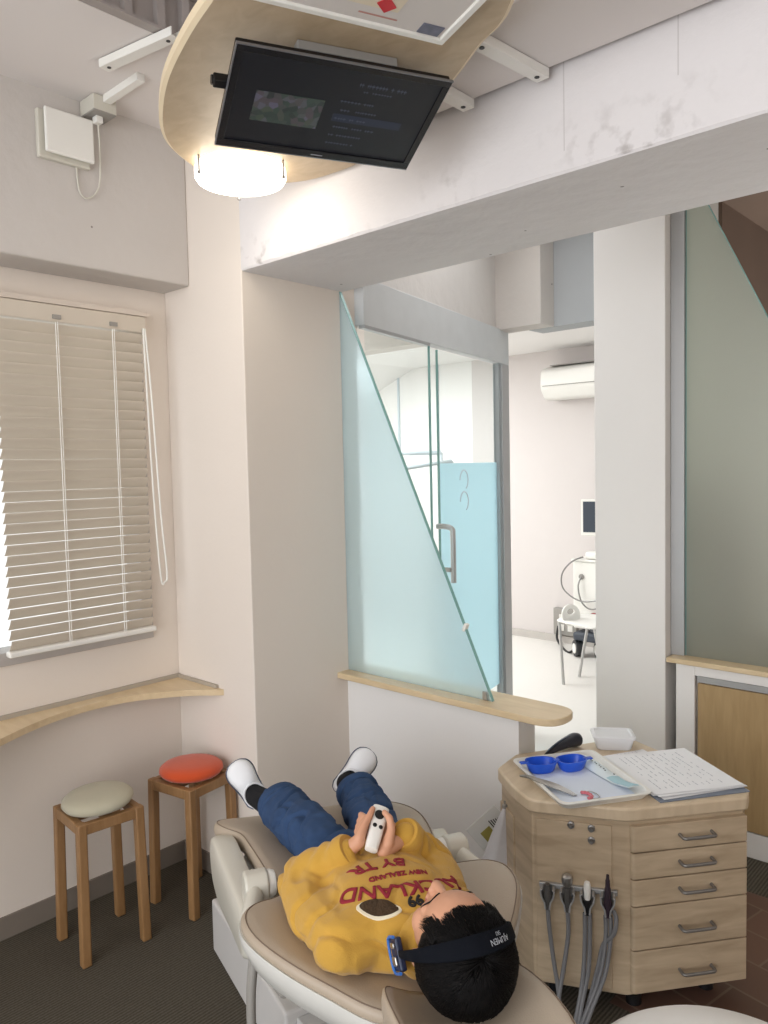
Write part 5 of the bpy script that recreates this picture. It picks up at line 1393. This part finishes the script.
# controller
co_ = thing('game_controller', 'white handheld motion controller gripped in the child\'s hands', 'controller', tuple(cc))
b = B(); rings = []
for t, w_, h_ in ((-.5, .010, .008), (-.485, .0135, .0115), (-.3, .0150, .0125), (0, .0160, .0125), (.25, .0175, .0120), (.42, .0185, .0110), (.485, .0180, .0100), (.5, .0150, .0080)):
    rings.append([CP(w_*math.copysign(abs(cos(2*pi*k/24))**.7, cos(2*pi*k/24)), h_*math.copysign(abs(sin(2*pi*k/24))**.7, sin(2*pi*k/24)), t*cl*1.12) for k in range(24)])
quadstrip(b, rings); obj('shell', b, wplastic, co_, smooth=True)
for d_, s_, r_, nm in ((.026, -.002, .0105, 'touchpad'), (.000, -.0065, .0046, 'button'), (-.0005, .0070, .0046, 'button')):
    b = B(); lathe(b, CP(s_, .0118, d_), [(0, 0), (r_, 0), (r_, .0012), (r_*.8, .0018), (0, .0018)], axis=cn, n=24); obj(nm, b, bplastic, co_, smooth=True)

# strap of the goggles round the head
gg = thing('goggle_strap', 'black elastic goggle strap with blue clip worn around the child\'s head', 'headband', tuple(HD(0, 0, .1)))
b = B(); bt = []
sd0 = V((1, 0, 0))
def SP(a, rad, wv_):     # a: 0 = left ear, pi = right ear, passing over the crown
    s = -cos(a)*(.098+rad); q = sin(a)
    f = .003-.004*q; k = .030+q*(.100+rad)-.030
    kk = -.010+q*(.136+rad)
    return HD(s, f+wv_*(.45+.55*q)*1.0, kk - wv_*.35*q)
NS = 40; rings = []
for i in range(NS+1):
    a = -.30+(pi+.60)*i/NS
    rings.append([SP(a, 0, -.016), SP(a, .002, -.014), SP(a, .002, .014), SP(a, 0, .016), SP(a, -.003, .014), SP(a, -.003, -.014)])
quadstrip(b, rings); obj('strap', b, strap_m, gg, smooth=True, angle=50)
for i, (ia, sg) in enumerate(((-.36, -1), (pi+.36, 1))):
    c = SP(ia, 0, 0); ax_ = hv(0, 1, 0).normalized()
    b = B(); dn = hv(0, 0, -1).normalized(); sdv = hv(sg, 0, 0).normalized()
    Mx = Matrix(((ax_.x, dn.x, sdv.x, c.x), (ax_.y, dn.y, sdv.y, c.y), (ax_.z, dn.z, sdv.z, c.z), (0, 0, 0, 1)))
    box(b, (-.030, -.016, -.006), (.026, .024, .007), Mx, bev=.004); fr = obj('goggle_frame', b, plain('dark navy frame', srgb(22, 34, 62), .35), gg)
    b = B(); tube(b, [Mx @ V(p) for p in ((-.031, -.016, .008), (-.031, .020, .008), (-.010, .026, .009), (.024, .024, .008), (.027, -.014, .008))], .0028, 8, 3); obj('blue_edge', b, blueline, fr, smooth=True)
    b = B(); box(b, (-.020, -.010, .007), (-.004, .014, .012), Mx, bev=.003); box(b, (.008, -.010, .007), (.018, .012, .011), Mx, bev=.003); obj('silver_clip', b, steel, fr)
bm = text_mesh('AJUMEN', .013); 
bm2 = text_mesh('SKI', .009)
for q, dy in ((bm, .0), (bm2, -.009)):
    for v in q.verts:
        a = 1.90-(v.co.x)/.115; wv_ = (v.co.y+dy-.002)
        v.co = SP(a, .0034, -wv_)
    obj('strap_lettering', q, plain('pale lettering', srgb(190, 196, 204), .6), gg)

# ------------------------------------------------------------------ lights
def area(name, loc, rot, sx, sy, e, col=(1, 1, 1)):
    l = bpy.data.lights.new(name, 'AREA'); l.shape = 'RECTANGLE'; l.size = sx; l.size_y = sy; l.energy = e; l.color = col
    o = bpy.data.objects.new(name, l); COL.objects.link(o); o.location = loc; o.rotation_euler = rot; return o
area('assumed_rear_fill', (-.5, -2.1, 1.45), (radians(90), 0, 0), 3.0, 2.2, 60, (.95, .975, 1.0))  # assumed light from behind the camera, an added area fill; no window there
area('assumed_far_room_fill', (-2.6, 5.0, 2.48), (0, 0, 0), 1.2, 1.2, 4, (.97, .98, 1))  # unseen overhead fill, assumed, to make the far room bright
area('assumed_bright_room_fill', (-4.9, 3.9, 2.48), (0, 0, 0), 1.8, 2.2, 130, (.96, .99, 1))  # added area fill, assumed source of the brightness behind the glass door
area('added_corridor_fill', (-1.95, 2.9, 2.88), (0, 0, 0), .5, 1.0, 6, (.96, .98, 1))  # no fixture modelled; fill added to light the corridor from above
pl = bpy.data.lights.new('lamp_bulb', 'POINT'); pl.energy = 1.6; pl.color = (1, .93, .82); pl.shadow_soft_size = .1
po_ = bpy.data.objects.new('lamp_bulb', pl); COL.objects.link(po_); po_.location = (LC.x, LC.y, ZP-.16)
area('dim_room_fill', (-.3, 3.95, .35), (radians(180), 0, 0), 1.0, .6, 46, (1, .99, .96))  # unseen upward fill, added to brighten the right frosted pane from behind
wd = bpy.data.worlds.new('world'); scene.world = wd; wd.use_nodes = True
bg = wd.node_tree.nodes['Background']; bg.inputs[0].default_value = (.95, .97, 1, 1); bg.inputs[1].default_value = 1.75

# ------------------------------------------------------------------ camera
Rr = Matrix(((.738, .024, -.675), (.675, -.058, .736), (-.022, -.998, -.059)))   # image right, down, forward -> world (columns)
right = V((Rr[0][0], Rr[1][0], Rr[2][0])).normalized(); fwd = V((Rr[0][2], Rr[1][2], Rr[2][2])).normalized()
right = (right-fwd*right.dot(fwd)).normalized(); upc = right.cross(fwd).normalized()
cam = bpy.data.cameras.new('camera'); cam.sensor_fit = 'HORIZONTAL'; cam.sensor_width = 36; cam.lens = 780/768*36; cam.clip_start = .02
co = bpy.data.objects.new('camera', cam); COL.objects.link(co)
back = -fwd
co.matrix_world = Matrix(((right.x, upc.x, back.x, 0), (right.y, upc.y, back.y, 0), (right.z, upc.z, back.z, H), (0, 0, 0, 1)))
scene.camera = co
scene.view_settings.view_transform = 'Standard'; scene.view_settings.look = 'None'; scene.view_settings.gamma = 1; scene.view_settings.exposure = 0.0
scene.view_settings.use_curve_mapping = False
